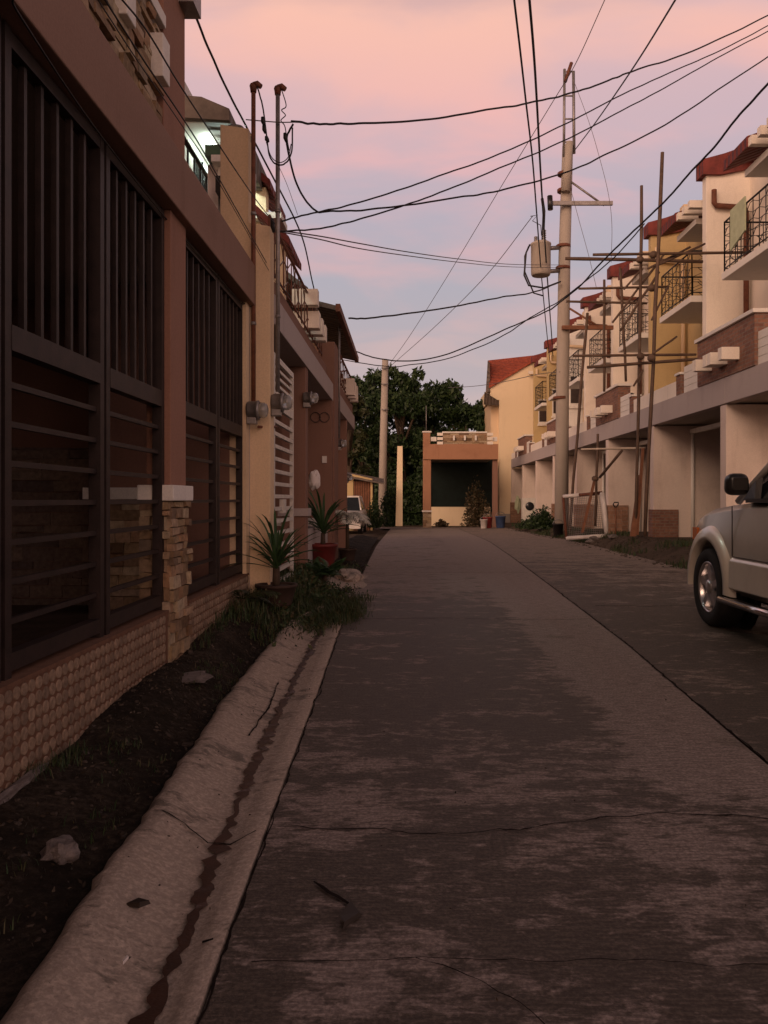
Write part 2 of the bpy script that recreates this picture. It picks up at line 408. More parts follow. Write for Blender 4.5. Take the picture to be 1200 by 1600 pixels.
# gutter with kerb
mb = MB(); ys = rng(-4, 8.6, .06)
for y in ys:
    j = .010*noise.noise((y*5, 3, 0)); jl = .022*noise.noise((y*3, 8, 0))+.016*noise.noise((y*13, 8, 4))+.01*min(0, noise.noise((y*29, 2, 4))); ww = .012*noise.noise((y*9, 1, 2))
    e = 1
    if y > 7.6: e = 1-(y-7.6)/1.0*.75
    kr, km, kl = lerpl(KR, y)-.012, lerpl(KM, y), lerpl(KL, y)
    kl = km+(kl-km)*e; 
    for (x, z) in ((kl-.05+jl, -.08), (kl-.03+jl, .05), (kl+jl, .070), (kl+.05+jl, .066), ((kl+km)/2, .018), (km-.05+ww, -.012), (km+.03+ww, -.016), ((km+kr)/2, -.006), (kr+j*.3, .004), (kr+.006+j*.3, -.01)):
        mb.v.append((x, y, z+.003*noise.noise((x*8, y*8, 5))))
for j in range(len(ys)-1):
    for i in range(9): k = j*10+i; mb.f.append((k, k+1, k+11, k+10)); mb.sm.append(i not in (0, 8))
tag(mb.build('gutter', M['gutter'], fix=False), kind='structure')
# water trail in the gutter
def strip(mb, pts, w0, zf, jit=.4, n=1):
    """ragged flat strip along pts, w0 half-width"""
    prev = None
    for k, (x, y, w) in enumerate(pts):
        a = max(.12, 1+jit*noise.noise((x*31+5, y*23, 1))*2); b = max(.12, 1+jit*noise.noise((x*29, y*19, 9))*2)
        d = Vector((pts[min(k+1, len(pts)-1)][0]-pts[max(k-1,0)][0], pts[min(k+1, len(pts)-1)][1]-pts[max(k-1,0)][1])).normalized()
        nx, ny = -d.y, d.x
        p = Vector((x+nx*w*w0*a, y+ny*w*w0*a, 0)); q = Vector((x-nx*w*w0*b, y-ny*w*w0*b, 0))
        p.z = zf(p.x, p.y); q.z = zf(q.x, q.y)
        if prev: mb.quad(prev[0], prev[1], q, p)
        prev = (p, q)
def zgut(x, y):
    km, kl, kr = lerpl(KM, y), lerpl(KL, y), lerpl(KR, y)
    if x < km-.05: t = (x-(km-.05))/((kl+km)/2-(km-.05)); return -.012+.030*max(0, min(1.6, t))+.006
    if x > km+.03: return -.016+.022*min(1, (x-km-.03)/(kr-km-.03))+.006
    return -.006
mb = MB(); pts = []
y = 1.2
while y < 7.9:
    pts.append((lerpl(KM, y)+.022*noise.noise((y*2.3, 0, 0))+.010*noise.noise((y*9, 2, 0)), y, .75+.5*noise.noise((y*2.1, 7, 1)))); y += .02
strip(mb, pts, .026, zgut, .9)
tag(mb.build('water_trail', M['wet'], fix=False), kind='structure')
# joints and cracks
def crackline(name, seg, w, zf, jit=.02, label=None, mbx=None):
    m_ = mbx or MB(); pts = []
    for (a, b) in zip(seg, seg[1:]):
        n = max(2, int((Vector(b)-Vector(a)).length/.03))
        for i in range(n):
            t = i/n; x = a[0]+(b[0]-a[0])*t; y = a[1]+(b[1]-a[1])*t
            pts.append((x+jit*noise.noise((x*6, y*6, 3))+jit*.3*noise.noise((x*30, y*30, 3)), y+jit*noise.noise((x*7+4, y*6, 8))+jit*.3*noise.noise((x*33, y*30, 8)), .9+.6*noise.noise((x*9, y*9, 4))))
    strip(m_, pts, w, zf, .7)
    return m_
rz = lambda x, y: gz(x, y)+.005
mb = MB()
crackline('', [(lerpl(JX, y), y) for y in rng(1, 38, .5)], .0055, rz, .02, mbx=mb)
crackline('', [(lerpl(KR, y)+.004, y) for y in rng(1, 14, .5)], .0035, rz, .02, mbx=mb)
crackline('', [(-.45, 2.93), (.1, 2.86), (.35, 2.9), (.9, 3.04), (1.6, 3.0), (2.4, 3.05)], .0040, rz, .035, mbx=mb)
crackline('', [(-.4, 2.07), (.1, 2.09), (.9, 2.06), (1.5, 2.05)], .0018, rz, .02, mbx=mb)
crackline('', [(-.30, 2.5), (-.22, 2.42), (-.16, 2.34)], .008, rz, .02, mbx=mb)
crackline('', [(.02, 2.08), (.18, 2.0), (.3, 1.86), (.34, 1.7)], .0018, rz, .03, mbx=mb)
crackline('', [(2.1, 9.0), (3.0, 8.95), (4.2, 9.1)], .01, rz, .04, mbx=mb)
crackline('', [(-.6, 8.0), (.3, 8.05), (1.5, 7.95), (1.9, 8.0)], .006, rz, .03, mbx=mb)
crackline('', [(2.2, 13), (4.5, 13.1)], .014, rz, .03, mbx=mb)
crackline('', [(-.7, 13), (2.0, 13.1)], .008, rz, .03, mbx=mb)
tag(mb.build('road_joint', M['crack'], fix=False), kind='structure')
def zg2(x, y):
    km, kl, kr = lerpl(KM, y), lerpl(KL, y), lerpl(KR, y); xm = (km+kl)/2
    if x < xm: return .018+(.066-.018)*min(1, (xm-x)/(xm-kl-.05))+.006
    return zgut(x, y)+.003
mb = MB()
crackline('', [(-.93, 2.90), (-.80, 2.88), (-.70, 2.80), (-.62, 2.80), (-.52, 2.90)], .0035, zg2, .015, mbx=mb)
crackline('', [(-.56, 2.17), (-.50, 2.18)], .006, zg2, .006, mbx=mb)
crackline('', [(-.84, 5.2), (-.80, 4.6), (-.80, 4.0)], .004, zg2, .01, mbx=mb)
tag(mb.build('gutter_crack', M['crack'], fix=False), kind='structure')
# soil verge between gutter and fence
def zverge(x, y):
    e = ss(-1.5, -1.2, x)
    t = ss(lerpl(KL, y)-.02, lerpl(KL, y)-.3, x)
    return gz(x, y)+.035*t+.02+.04*noise.noise((x*2.5, y*1.5, 0))*t+.014*noise.noise((x*13, y*11, 2))+.03*math.exp(-((x+1.42)/.06)**2)*max(0, noise.noise((y*3, 0, 4))+.3)
mb = MB(); ys = rng(-3, 26, .07); n = 14
for y in ys:
    for i in range(n+1):
        a = -1.62; b = lerpl(KL, y)-.015+.012*noise.noise((y*6, 5, 5)); b = b if y < 8 else b+min(1, (y-8)/2)*.42
        x = a+(b-a)*i/n
        z = zverge(x, y)
        if i == n: z = .035 if y < 8 else .003
        mb.v.append((x, y, z))
for j in range(len(ys)-1):
    for i in range(n): k = j*(n+1)+i; mb.f.append((k, k+1, k+n+2, k+n+1)); mb.sm.append(True)
tag(mb.build('verge', M['soil'], fix=False), kind='structure')
# driveway aprons on the left
def apron(y0, y1, x0, x1, z0, z1):
    mb = MB(); ys = rng(y0, y1, .15)
    for y in ys:
        for i in range(6):
            e = .10*noise.noise((y*1.4, i, 1)) if i == 5 else 0
            x = x0+(x1-x0)*i/5+e; t = i/5; en = min(1, (y-y0)/.5, (y1-y)/.5)*1.0; dz = -.05*(1-en)
            mb.v.append((x, y+.12*noise.noise((i*.9, y, 7)), dz+z0+(z1-z0)*t**1.4+.02*noise.noise((x*4, y*4, 0))))
    for j in range(len(ys)-1):
        for i in range(5): k = j*6+i; mb.f.append((k, k+1, k+7, k+6)); mb.sm.append(True)
    return tag(mb.build('driveway_apron', M['gutter'], fix=False), kind='structure')
apron(10.4, 12.8, -1.30, -.62, .10, .012)


# ------------------------------------------------------------------ stone cladding
def clad(mb, o, u, v, nrm, w, h, row=.06, lmin=.08, lmax=.22, dep=.03, seed=0):
    rnd = random.Random(seed); o, u, v, nrm = Vector(o), Vector(u), Vector(v), Vector(nrm)
    z = 0
    while z < h-.01:
        rh = min(rnd.uniform(.6, 1.45)*row, h-z); x = 0
        while x < w-.01:
            l = min(rnd.uniform(lmin, lmax), w-x)
            if w-x-l < lmin*.5: l = w-x
            d = dep*rnd.uniform(.25, 1.1); g = .003
            def q(a, b, c): return o+u*(x+a)+v*(z+b)+nrm*c
            j = lambda: rnd.uniform(-.006, .006)
            c = [(g, g), (l-g, g), (l-g, rh-g), (g, rh-g)]
            mb.hexa([q(a, b, 0) for a, b in c]+[q(a+j(), b+j(), d+j()) for a, b in c])
            x += l
        z += rh

# ------------------------------------------------------------------ left house 1 (brown townhouse)
h1 = thing('townhouse', (-1.6, 4, 0), 'brown townhouse with dark grille fence and stone clad gate column, nearest on the left', 'house', 'townhouses along the left side')
XF = -1.5; XG = -1.57
b = MB(); b.box(-1.62, -1.45, -9, 7.6, 3.04, 3.42); bevel(b.build('fascia_beam', M['fascia'], h1), .008)
b = MB(); b.box(-5.6, -1.63, -9, 7.6, 3.06, 3.30); b.build('carport_ceiling', M['soffit'], h1)
# column between the bays
b = MB(); b.box(-1.66, -1.505, 5.08, 5.43, 1.29, 3.04); bevel(b.build('column', M['maroon_wall'], h1), .006)
b = MB(); b.box(-1.70, -1.47, 5.02, 5.49, 1.19, 1.29); bevel(b.build('column_cap', M['white'], h1), .006)
b = MB(); b.box(-1.67, -1.52, 5.07, 5.44, -.1, 1.188)
b.build('column_core', M['grout'], h1)
b = MB(); clad(b, (-1.52, 5.05, 0), (0,1,0), (0,0,1), (1,0,0), .41, 1.188, .065, .09, .2, .05, 3)
clad(b, (-1.69, 5.07, 0), (1,0,0), (0,0,1), (0,-1,0), .19, 1.188, .065, .06, .12, .045, 4)
b.build('stone_cladding', M['stone'], h1)
# low wall with relief of round tiles
for (y0, y1) in ((-.5, 5.02), (5.49, 7.55)):
    b = MB(); b.box(-1.64, -1.505, y0, y1, -.1, .485); wallo = b.build('low_wall', M['grout'], h1)
    b = MB(); s = .062
    yy = y0+.04
    while yy < y1-.03:
        zz_ = .455
        while zz_ > .02:
            cx, cy, cz = -1.505, yy, zz_
            i = len(b.v); n = 12; r = .027
            for j in range(n): t = 2*math.pi*j/n; b.v.append((cx, cy+r*math.cos(t), cz+r*math.sin(t)))
            for j in range(n): t = 2*math.pi*j/n; b.v.append((cx+.006, cy+r*.9*math.cos(t), cz+r*.9*math.sin(t)))
            b.f.append(tuple(range(i+n, i+2*n))); b.sm.append(False)
            for j in range(n): b.f.append((i+j, i+(j+1)%n, i+n+(j+1)%n, i+n+j)); b.sm.append(True)
            zz_ -= .058
        yy += s
    b.build('round_tiles', M['disc_tile'], wallo, fix=False)
    b = MB(); b.box(-1.68, -1.497, y0, y1, .486, .505); b.build('coping', M['grout'], h1)
# grille panels
def grille(y0, y1, seed=0, parent=h1):
    b = MB(); x = XG
    b.box(x-.03, x+.03, y0, y0+.05, .5, 3.03).box(x-.03, x+.03, y1-.05, y1, .5, 3.03)
    b.box(x-.028, x+.028, y0+.05, y1-.05, 2.96, 3.02).box(x-.032, x+.032, y0+.05, y1-.05, 1.78, 1.88).box(x-.028, x+.028, y0+.05, y1-.05, .53, .60)
    n = max(2, round((y1-y0-.1)/.145))
    for i in range(1, n):
        yy = y0+.05+(y1-y0-.1)*i/n; b.box(x-.013, x+.013, yy-.013, yy+.013, 1.88, 2.96)
    zz_ = .72
    while zz_ < 1.74:
        b.box(x-.012, x+.012, y0+.05, y1-.05, zz_-.012, zz_+.012); zz_ += .155
    b.build('grille_panel', M['gate_paint'], parent)
for y0, y1 in ((-.2, .9), (.95, 2.0), (2.05, 3.03), (3.06, 4.06), (4.09, 5.06), (5.45, 6.48), (6.51, 7.5)): grille(y0, y1)
b = MB(); b.box(-1.66, -1.505, 7.46, 7.6, .3, 3.04); b.build('end_post', M['cream'], h1)
# carport inside
b = MB(); b.box(-5.6, -1.45, -9.2, -9.0, -.1, 7).box(-1.66, -1.5, -9, -.5, -.1, 3.04); b.build('rear_wall', M['brown_wall'], h1)
b = MB(); b.box(-5.6, -1.66, -9, 12.0, .10, .18); b.build('carport_floor', M['dirt'], h1)
b = MB(); b.box(-5.3, -5.1, -9, 7.6, .18, 3.06); bw = b.build('back_wall', M['brown_wall'], h1)
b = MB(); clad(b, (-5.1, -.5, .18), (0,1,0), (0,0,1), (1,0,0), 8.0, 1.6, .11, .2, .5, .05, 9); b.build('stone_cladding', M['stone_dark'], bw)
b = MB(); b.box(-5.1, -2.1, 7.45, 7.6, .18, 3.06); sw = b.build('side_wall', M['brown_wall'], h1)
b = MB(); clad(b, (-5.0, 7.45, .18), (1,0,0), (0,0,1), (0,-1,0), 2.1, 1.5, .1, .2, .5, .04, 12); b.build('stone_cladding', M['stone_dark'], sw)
b = MB(); b.box(-2.1, -1.66, 7.45, 7.6, .18, 3.06); b.build('side_wall_return', M['brown_wall'], h1)
b = MB(); b.box(-2.72, -2.10, 6.9, 7.25, 1.30, 3.05); ic = b.build('inner_column', M['brown_wall'], h1)
b = MB(); b.box(-2.78, -2.06, 6.84, 7.30, 1.20, 1.30); b.build('column_cap', M['white'], h1)
b = MB(); b.box(-2.73, -2.10, 6.92, 7.25, .18, 1.198); cc = b.build('column_core', M['grout'], h1)
b = MB(); clad(b, (-2.74, 6.92, .18), (1,0,0), (0,0,1), (0,-1,0), .65, 1.02, .085, .12, .35, .045, 21); b.build('stone_cladding', M['stone'], cc)
b = MB(); b.box(-5.09, -5.05, 3.6, 4.5, .2, 2.3); d_ = b.build('door', M['wood'], h1)
# storey above
b = MB(); b.box(-1.9, -1.56, -9, 4.93, 3.42, 4.12); pw = b.build('parapet', M['maroon_wall'], h1)
b = MB(); clad(b, (-1.56, 1.2, 3.45), (0,1,0), (0,0,1), (1,0,0), 3.73, .66, .05, .09, .28, .06, 31); b.build('stone_cladding', M['stone'], pw)
b = MB(); b.box(-1.95, -1.50, -9, 4.97, 4.12, 4.2); bevel(b.build('parapet_cap', M['white'], h1), .005)
for yy in (3.5, 4.15, 4.76):
    b = MB(); b.box(-1.8, -1.455, yy, yy+.14, 3.72, 3.98); bevel(b.build('beam_end', M['white'], h1), .006)
b = MB(); b.box(-2.6, -1.52, 4.985, 5.46, 3.42, 7.4); bevel(b.build('fin_wall', M['maroon_wall'], h1), .006)
b = MB(); b.box(-3.2, -2.9, -9, 7.9, 3.30, 7.2); b.build('upper_wall', M['maroon_wall'], h1)
b = MB(); b.box(-1.54, -1.42, 5.30, 5.50, 4.50, 4.66); b.build('wall_lamp_box', M['galv'], h1)

# stepped party wall
pw2 = thing('party_wall', (-1.5, 7.9, .2), 'tall stepped cream party wall carrying two electric meters', 'wall')
b = MB(); b.prism([(-1.80,7.9,.1), (-1.32,7.9,.1), (-1.32,7.9,3.82), (-1.53,7.9,3.86), (-1.53,7.9,4.76), (-1.80,7.9,4.80)], (0,-.22,0), (0,0,0))
bevel(b.build('wall', M['cream'], pw2), .006)
b = MB(); b.box(-1.53, -1.515, 7.60, 7.68, .3, 3.03); b.build('edge_strip', M['lavender'], pw2)

# ------------------------------------------------------------------ meters and service masts
def meter(px, py, Y, label, r=.075, xoff=0):
    c = P(px, py, Y)
    t = thing('electric_meter', c, label, 'electric meter', 'electric meters on the left houses')
    b = MB(); b.lathe(c, [(r*.9, -.10), (r, -.08), (r, -.01), (r*1.08, -.008), (r*1.08, .012), (r*.9, .016)], 20, 'X'); b.build('meter_case', M['galv'], t)
    b = MB(); b.lathe(c, [(r*.88, .014), (r*.86, .06), (r*.7, .085), (r*.3, .095), (.004, .097)], 20, 'X'); b.build('glass_dome', M['meter_glass'], t)
    b = MB(); b.box(c.x-.10, c.x-.01, c.y-r*.55, c.y+r*.55, c.z-r*1.55, c.z-r*.5); bevel(b.build('terminal_box', M['galv'], t), .006)
    return t, c
meter(403, 641, 7.5, 'grey electric meter on the near edge of the cream party wall', .085)
meter(441, 629, 7.75, 'grey electric meter on the street edge of the cream party wall, above the white gate', .085)
meter(486, 622, 10.5, 'electric meter on the brown column past the white gate', .08)
meter(534, 693, 15.1, 'small pale electric meter under a conduit on the far brown pier', .08)
meter(545, 746, 19.6, 'farthest small pale electric meter at the end of the left houses', .09)
def mast(px, Y, ytop, ybot, label, mat):
    t = thing('service_mast', P(px, ybot, Y), label, 'service mast', 'service masts on the party wall')
    a, c = P(px, ybot, Y), P(px, ytop, Y)
    b = MB(); b.tube([a, c], .021, 10); b.build('pipe', mat, t)
    b = MB(); b.lathe(c+Vector((0,0,-.02)), [(.028, -.02), (.033, .02), (.038, .04), (.03, .06), (.012, .07)], 14)
    b.tube([c+Vector((0,0,.03)), c+Vector((.04,-.01,.035)), c+Vector((.075,-.01,.01))], [.028, .031, .024], 10); b.build('weatherhead', M['rust_metal'], t)
    for z in (.25, .6):
        b = MB(); q = a.lerp(c, z); b.lathe(q, [(.026,-.015), (.028,0), (.026,.015)], 10); b.build('coupling', M['galv'], t)
    return t
mast(396, 7.62, 138, 628, 'rusty service mast rising from the nearer meter, left of the pair', M['rust_metal'])
mast(434, 7.72, 142, 612, 'service mast with galvanised upper half, right of the pair', M['galv'])
# thin vertical conduit by the far pier
t = thing('conduit', P(530, 690, 15.2), 'thin pale vertical conduit on the far brown pier', 'conduit')
b = MB(); b.tube([P(530, 685, 15.1), P(530, 492, 15.1)], .02, 8); b.build('pipe', M['galv'], t)

# ------------------------------------------------------------------ ornamental railing
def railing(mb, p0, p1, h, bars=8, scroll=True, r=.012):
    p0, p1 = Vector(p0), Vector(p1); up = Vector((0,0,h)); d = (p1-p0); ln = d.length; d.normalize()
    mb.tube([p0+up, p1+up], r*1.8, 5); mb.tube([p0+up*.08, p1+up*.08], r*1.2, 4)
    n = max(2, bars)
    for i in range(n+1):
        q = p0+d*(ln*i/n); mb.tube([q, q+up], r*(1.5 if i in (0, n) else .9), 4)
    if scroll:
        m = max(3, int(h/.14))
        for i in range(n):
            q = p0+d*(ln*i/n); w = ln/n
            for j in range(m):
                z0, z1 = h*(.1+.85*j/m), h*(.1+.85*(j+1)/m)
                a, c = q+Vector((0,0,z0)), q+d*w+Vector((0,0,z0))
                if (i+j) % 3 == 0: mb.tube([q+Vector((0,0,z0)), q+d*w+Vector((0,0,z1))], r*.7, 4)
                elif (i+j) % 3 == 1: mb.tube([q+Vector((0,0,z1)), q+d*w*.5+Vector((0,0,z1)), q+d*w+Vector((0,0,z0))], r*.7, 4)
                else: mb.tube([a, c], r*.7, 4)

# ------------------------------------------------------------------ left house 2
X2 = -1.32
h2 = thing('townhouse', (-1.5, 11, .2), 'pale brown townhouse with white louvred gate and lit upper porch, second on the left', 'house', 'townhouses along the left side')
b = MB(); b.box(-1.6, X2, 7.95, 14.2, 2.94, 3.24); bevel(b.build('fascia_beam', M['lavender'], h2), .006)
b = MB(); b.box(-5.6, -1.61, 7.95, 14.2, 2.98, 3.2); b.build('carport_ceiling', M['soffit'], h2)
b = MB(); b.box(-1.66, X2-.02, 10.5, 10.75, .1, 2.94); bevel(b.build('column', M['brown_wall'], h2), .006)
b = MB(); b.box(-1.70, X2+.02, 10.46, 10.79, .98, 1.08); b.build('column_cap', M['lavender'], h2)
b = MB(); b.box(-5.6, X2-.01, 14.0, 14.2, -.2, 2.94); pwall = b.build('party_wall', M['brown_wall'], h2)
b = MB(); b.box(-5.6, -5.4, 7.95, 14.0, .1, 3.0); b.build('back_wall', M['brown_wall'], h2)
b = MB(); b.box(-1.6, -1.40, 10.8, 13.98, .05, .78); b.build('low_wall', M['lavender'], h2)
b = MB(); b.box(-2.2, -1.44, 12.6, 12.75, .78, .9); b.build('ledge', M['white'], h2)
# white gate
gt = MB(); x = -1.38
y0, y1 = 8.15, 9.55
gt.box(x-.02, x+.02, y0, y0+.06, .28, 2.7).box(x-.02, x+.02, y1-.06, y1, .28, 2.7).box(x-.02, x+.02, y0+.06, y1-.06, 2.64, 2.7).box(x-.02, x+.02, y0+.06, y1-.06, 2.15, 2.25).box(x-.02, x+.02, y0+.06, y1-.06, .28, .34)
zq = .45
while zq < 2.1: gt.box(x-.018, x+.018, y0+.06, y1-.06, zq-.02, zq+.02); zq += .13
for i in range(4): gt.box(x-.012, x+.012, y0+.06, y1-.06, 2.3+i*.085, 2.33+i*.085)
gt.box(x-.015, x+.03, y0+.55, y0+.75, 1.05, 1.2)
gt.build('louvred_gate', M['white_metal'], h2)
b = MB(); b.tube([P(404, 667, 7.6), P(432, 667, 8.1)], .014, 6); b.build('bracket_bar', M['rust_metal'], h2)
# upper storeys
b = MB(); b.box(-1.62, -1.42, 8.2, 13.98, 3.241, 3.52); b.build('parapet', M['brown_wall'], h2)
b = MB(); railing(b, (-1.40, 8.1, 3.52), (-1.40, 13.0, 3.52), .55, 16, True, .010); b.build('railing', M['rust_metal'], h2)
for yy in (11.3, 11.75, 12.2):
    b = MB(); b.box(-1.62, -1.25, yy, yy+.2, 3.62, 3.86); bevel(b.build('beam_end', M['cream_white'], h2), .006)
b = MB(); b.box(-1.62, -1.25, 11.1, 11.28, 3.9, 4.12); b.build('lintel_end', M['cream_white'], h2)
b = MB(); b.box(-5.0, -2.72, 9.75, 13.9, 3.2, 6.3); b.build('upper_wall', M['white'], h2)
b = MB(); b.box(-3.4, -2.22, 9.6, 11.6, 5.72, 5.78); b.build('eave_soffit', M['white'], h2)
b = MB(); b.prism([(-3.4,9.5,5.781), (-2.12,9.5,5.70), (-2.12,9.5,5.84), (-2.45,9.5,5.98), (-3.4,9.5,6.06)], (0,0,0), (0,2.3,0)); b.build('roof', M['roof_grey'], h2)
b = MB(); b.box(-2.12, -1.98, 9.9, 11.4, 5.40, 5.74); b.build('eave_gutter', M['roof_grey'], h2)
b = MB(); b.box(-2.72, -2.35, 8.2, 11.6, 4.36, 4.46); b.build('balcony_slab', M['soffit'], h2)
b = MB(); railing(b, (-2.40, 8.2, 4.46), (-2.40, 10.6, 4.46), .60, 9, False, .016); b.build('balcony_railing', M['black_metal'], h2)
b = MB(); b.box(-2.72, -2.60, 10.2, 10.8, 4.5, 5.5); b.build('window', M['glass'], h2)
b = MB(); b.box(-2.28, -1.80, 9.0, 9.5, 5.06, 5.19); b.build('awning', M['green_tarp'], h2)
b = MB(); b.box(-2.20, -1.80, 8.95, 9.5, 4.98, 5.055).box(-2.16, -1.8, 9.1, 9.5, 4.86, 4.979); b.build('ledge', M['white'], h2)
b = MB(); b.box(-2.14, -1.80, 8.9, 9.4, 4.62, 4.80); b.build('air_conditioner', M['black_metal'], h2)
b = MB(); b.box(-2.30, -2.18, 9.2, 9.4, 4.2, 5.05); b.build('pilaster', M['lavender'], h2)
lamp = MB(); lamp.box(-2.50, -2.44, 9.9, 11.1, 5.62, 5.67); lamp.build('tube_lamp', M['tube_light'], h2)
ld = bpy.data.lights.new('tube_glow', 'AREA'); lo = bpy.data.objects.new('tube_glow', ld); COL.objects.link(lo)
ld.shape = 'RECTANGLE'; ld.size = .1; ld.size_y = 1.2; ld.energy = 22; ld.color = (.80, 1, .88)
lo.location = (-2.47, 10.5, 5.60); lo.rotation_euler = (0, R(-50), 0)
# small fins further along
b = MB(); b.box(-2.15, -1.93, 10.9, 11.1, 3.24, 5.45); b.build('fin_wall', M['cream'], h2)
b = MB(); b.prism([(-2.3,10.8,5.75), (-1.86,10.8,5.42), (-1.86,10.8,5.52), (-2.3,10.8,5.88)], (0,0,0), (0,1.4,0)); b.build('roof_trim', M['roof_red'], h2)
b = MB(); b.box(-2.1, -1.70, 10.75, 11.3, 4.98, 5.06); b.build('canopy_slab', M['white'], h2)
b = MB(); b.box(-1.80, -1.58, 10.2, 10.4, 3.3, 4.45); b.build('pilaster', M['cream'], h2)
b = MB(); b.prism([(-1.95,10.1,4.85), (-1.50,10.1,4.42), (-1.50,10.1,4.52), (-1.95,10.1,4.95)], (0,0,0), (0,1.2,0)); b.build('roof_trim', M['roof_red'], h2)
b = MB(); b.prism([(-2.1,12.0,4.75), (-1.50,12.0,4.30), (-1.50,12.0,4.38), (-2.1,12.0,4.85)], (0,0,0), (0,1.9,0)); b.build('roof_trim', M['roof_grey'], h2)

# ------------------------------------------------------------------ left house 3
h3 = thing('townhouse', (-1.5, 17, 0), 'farthest brown townhouse on the left with a wide overhanging grey eave', 'house', 'townhouses along the left side')
b = MB(); b.box(-5.0, X2+.02, 14.21, 15.0, -.2, 4.0); bevel(b.build('pier_wall', M['brown_wall'], h3), .008)
b = MB(); b.box(-1.55, X2, 15.01, 19.9, 2.93, 3.25); bevel(b.build('fascia_beam', M['lavender'], h3), .006)
b = MB(); b.box(-5.0, -1.56, 15.01, 19.9, 2.97, 3.2); b.build('carport_ceiling', M['soffit'], h3)
b = MB(); b.box(-5.0, X2-.01, 17.4, 17.6, -.2, 2.93); b.build('party_wall', M['brown_wall'], h3)
b = MB(); b.box(-5.0, -1.6, 19.7, 19.9, -.2, 4.3); b.build('end_wall', M['brown_wall'], h3)
b = MB(); b.box(-5.0, -2.0, 15.0, 19.69, 3.2, 5.2); b.build('upper_wall', M['cream'], h3)
b = MB(); b.prism([(-2.9,13.8,4.95), (-1.95,13.8,4.62), (-1.22,13.8,4.46), (-1.22,13.8,4.54), (-1.95,13.8,4.72), (-2.9,13.8,5.08)], (0,0,0), (0,5.1,0)); b.build('eave', M['roof_grey'], h3)
b = MB(); b.box(-1.24, -1.16, 13.75, 18.95, 4.43, 4.56); b.build('eave_gutter', M['rust_metal'], h3)
b = MB(); b.box(-1.56, -1.36, 15.01, 19.69, 3.251, 3.5); b.build('parapet', M['brown_wall'], h3)
b = MB(); railing(b, (-1.36, 15.1, 3.5), (-1.36, 19.5, 3.5), .6, 12, True, .012); b.build('railing', M['rust_metal'], h3)
for yy in (17.6, 18.2, 18.8):
    b = MB(); b.box(-1.56, -1.18, yy, yy+.25, 3.50, 3.86); b.build('beam_end', M['cream_white'], h3)
b = MB(); b.box(-1.66, -1.50, 13.2, 13.4, 3.3, 3.9); b.build('pilaster', M['terracotta'], h3)
# wall outlet and cable loops on the brown wall
t = thing('cable_loop', P(497, 650, 13.95), 'two loops of black cable hanging on the brown carport wall', 'cable')
for cxp in (493, 507):
    b = MB(); c = P(cxp, 652, 13.97); b.tube([c+Vector((.085*math.cos(a), 0, .085*math.sin(a))) for a in rng(0, 6.28, .4)], .006, 5); b.build('cable_coil', M['cable'], t)
c = P(507, 718, 13.99); tag(MB().box(c.x-.04, c.x+.04, 13.975, 13.998, c.z-.06, c.z+.06).build('wall_socket', M['white']), 'small white socket plate on the brown carport wall', 'socket')

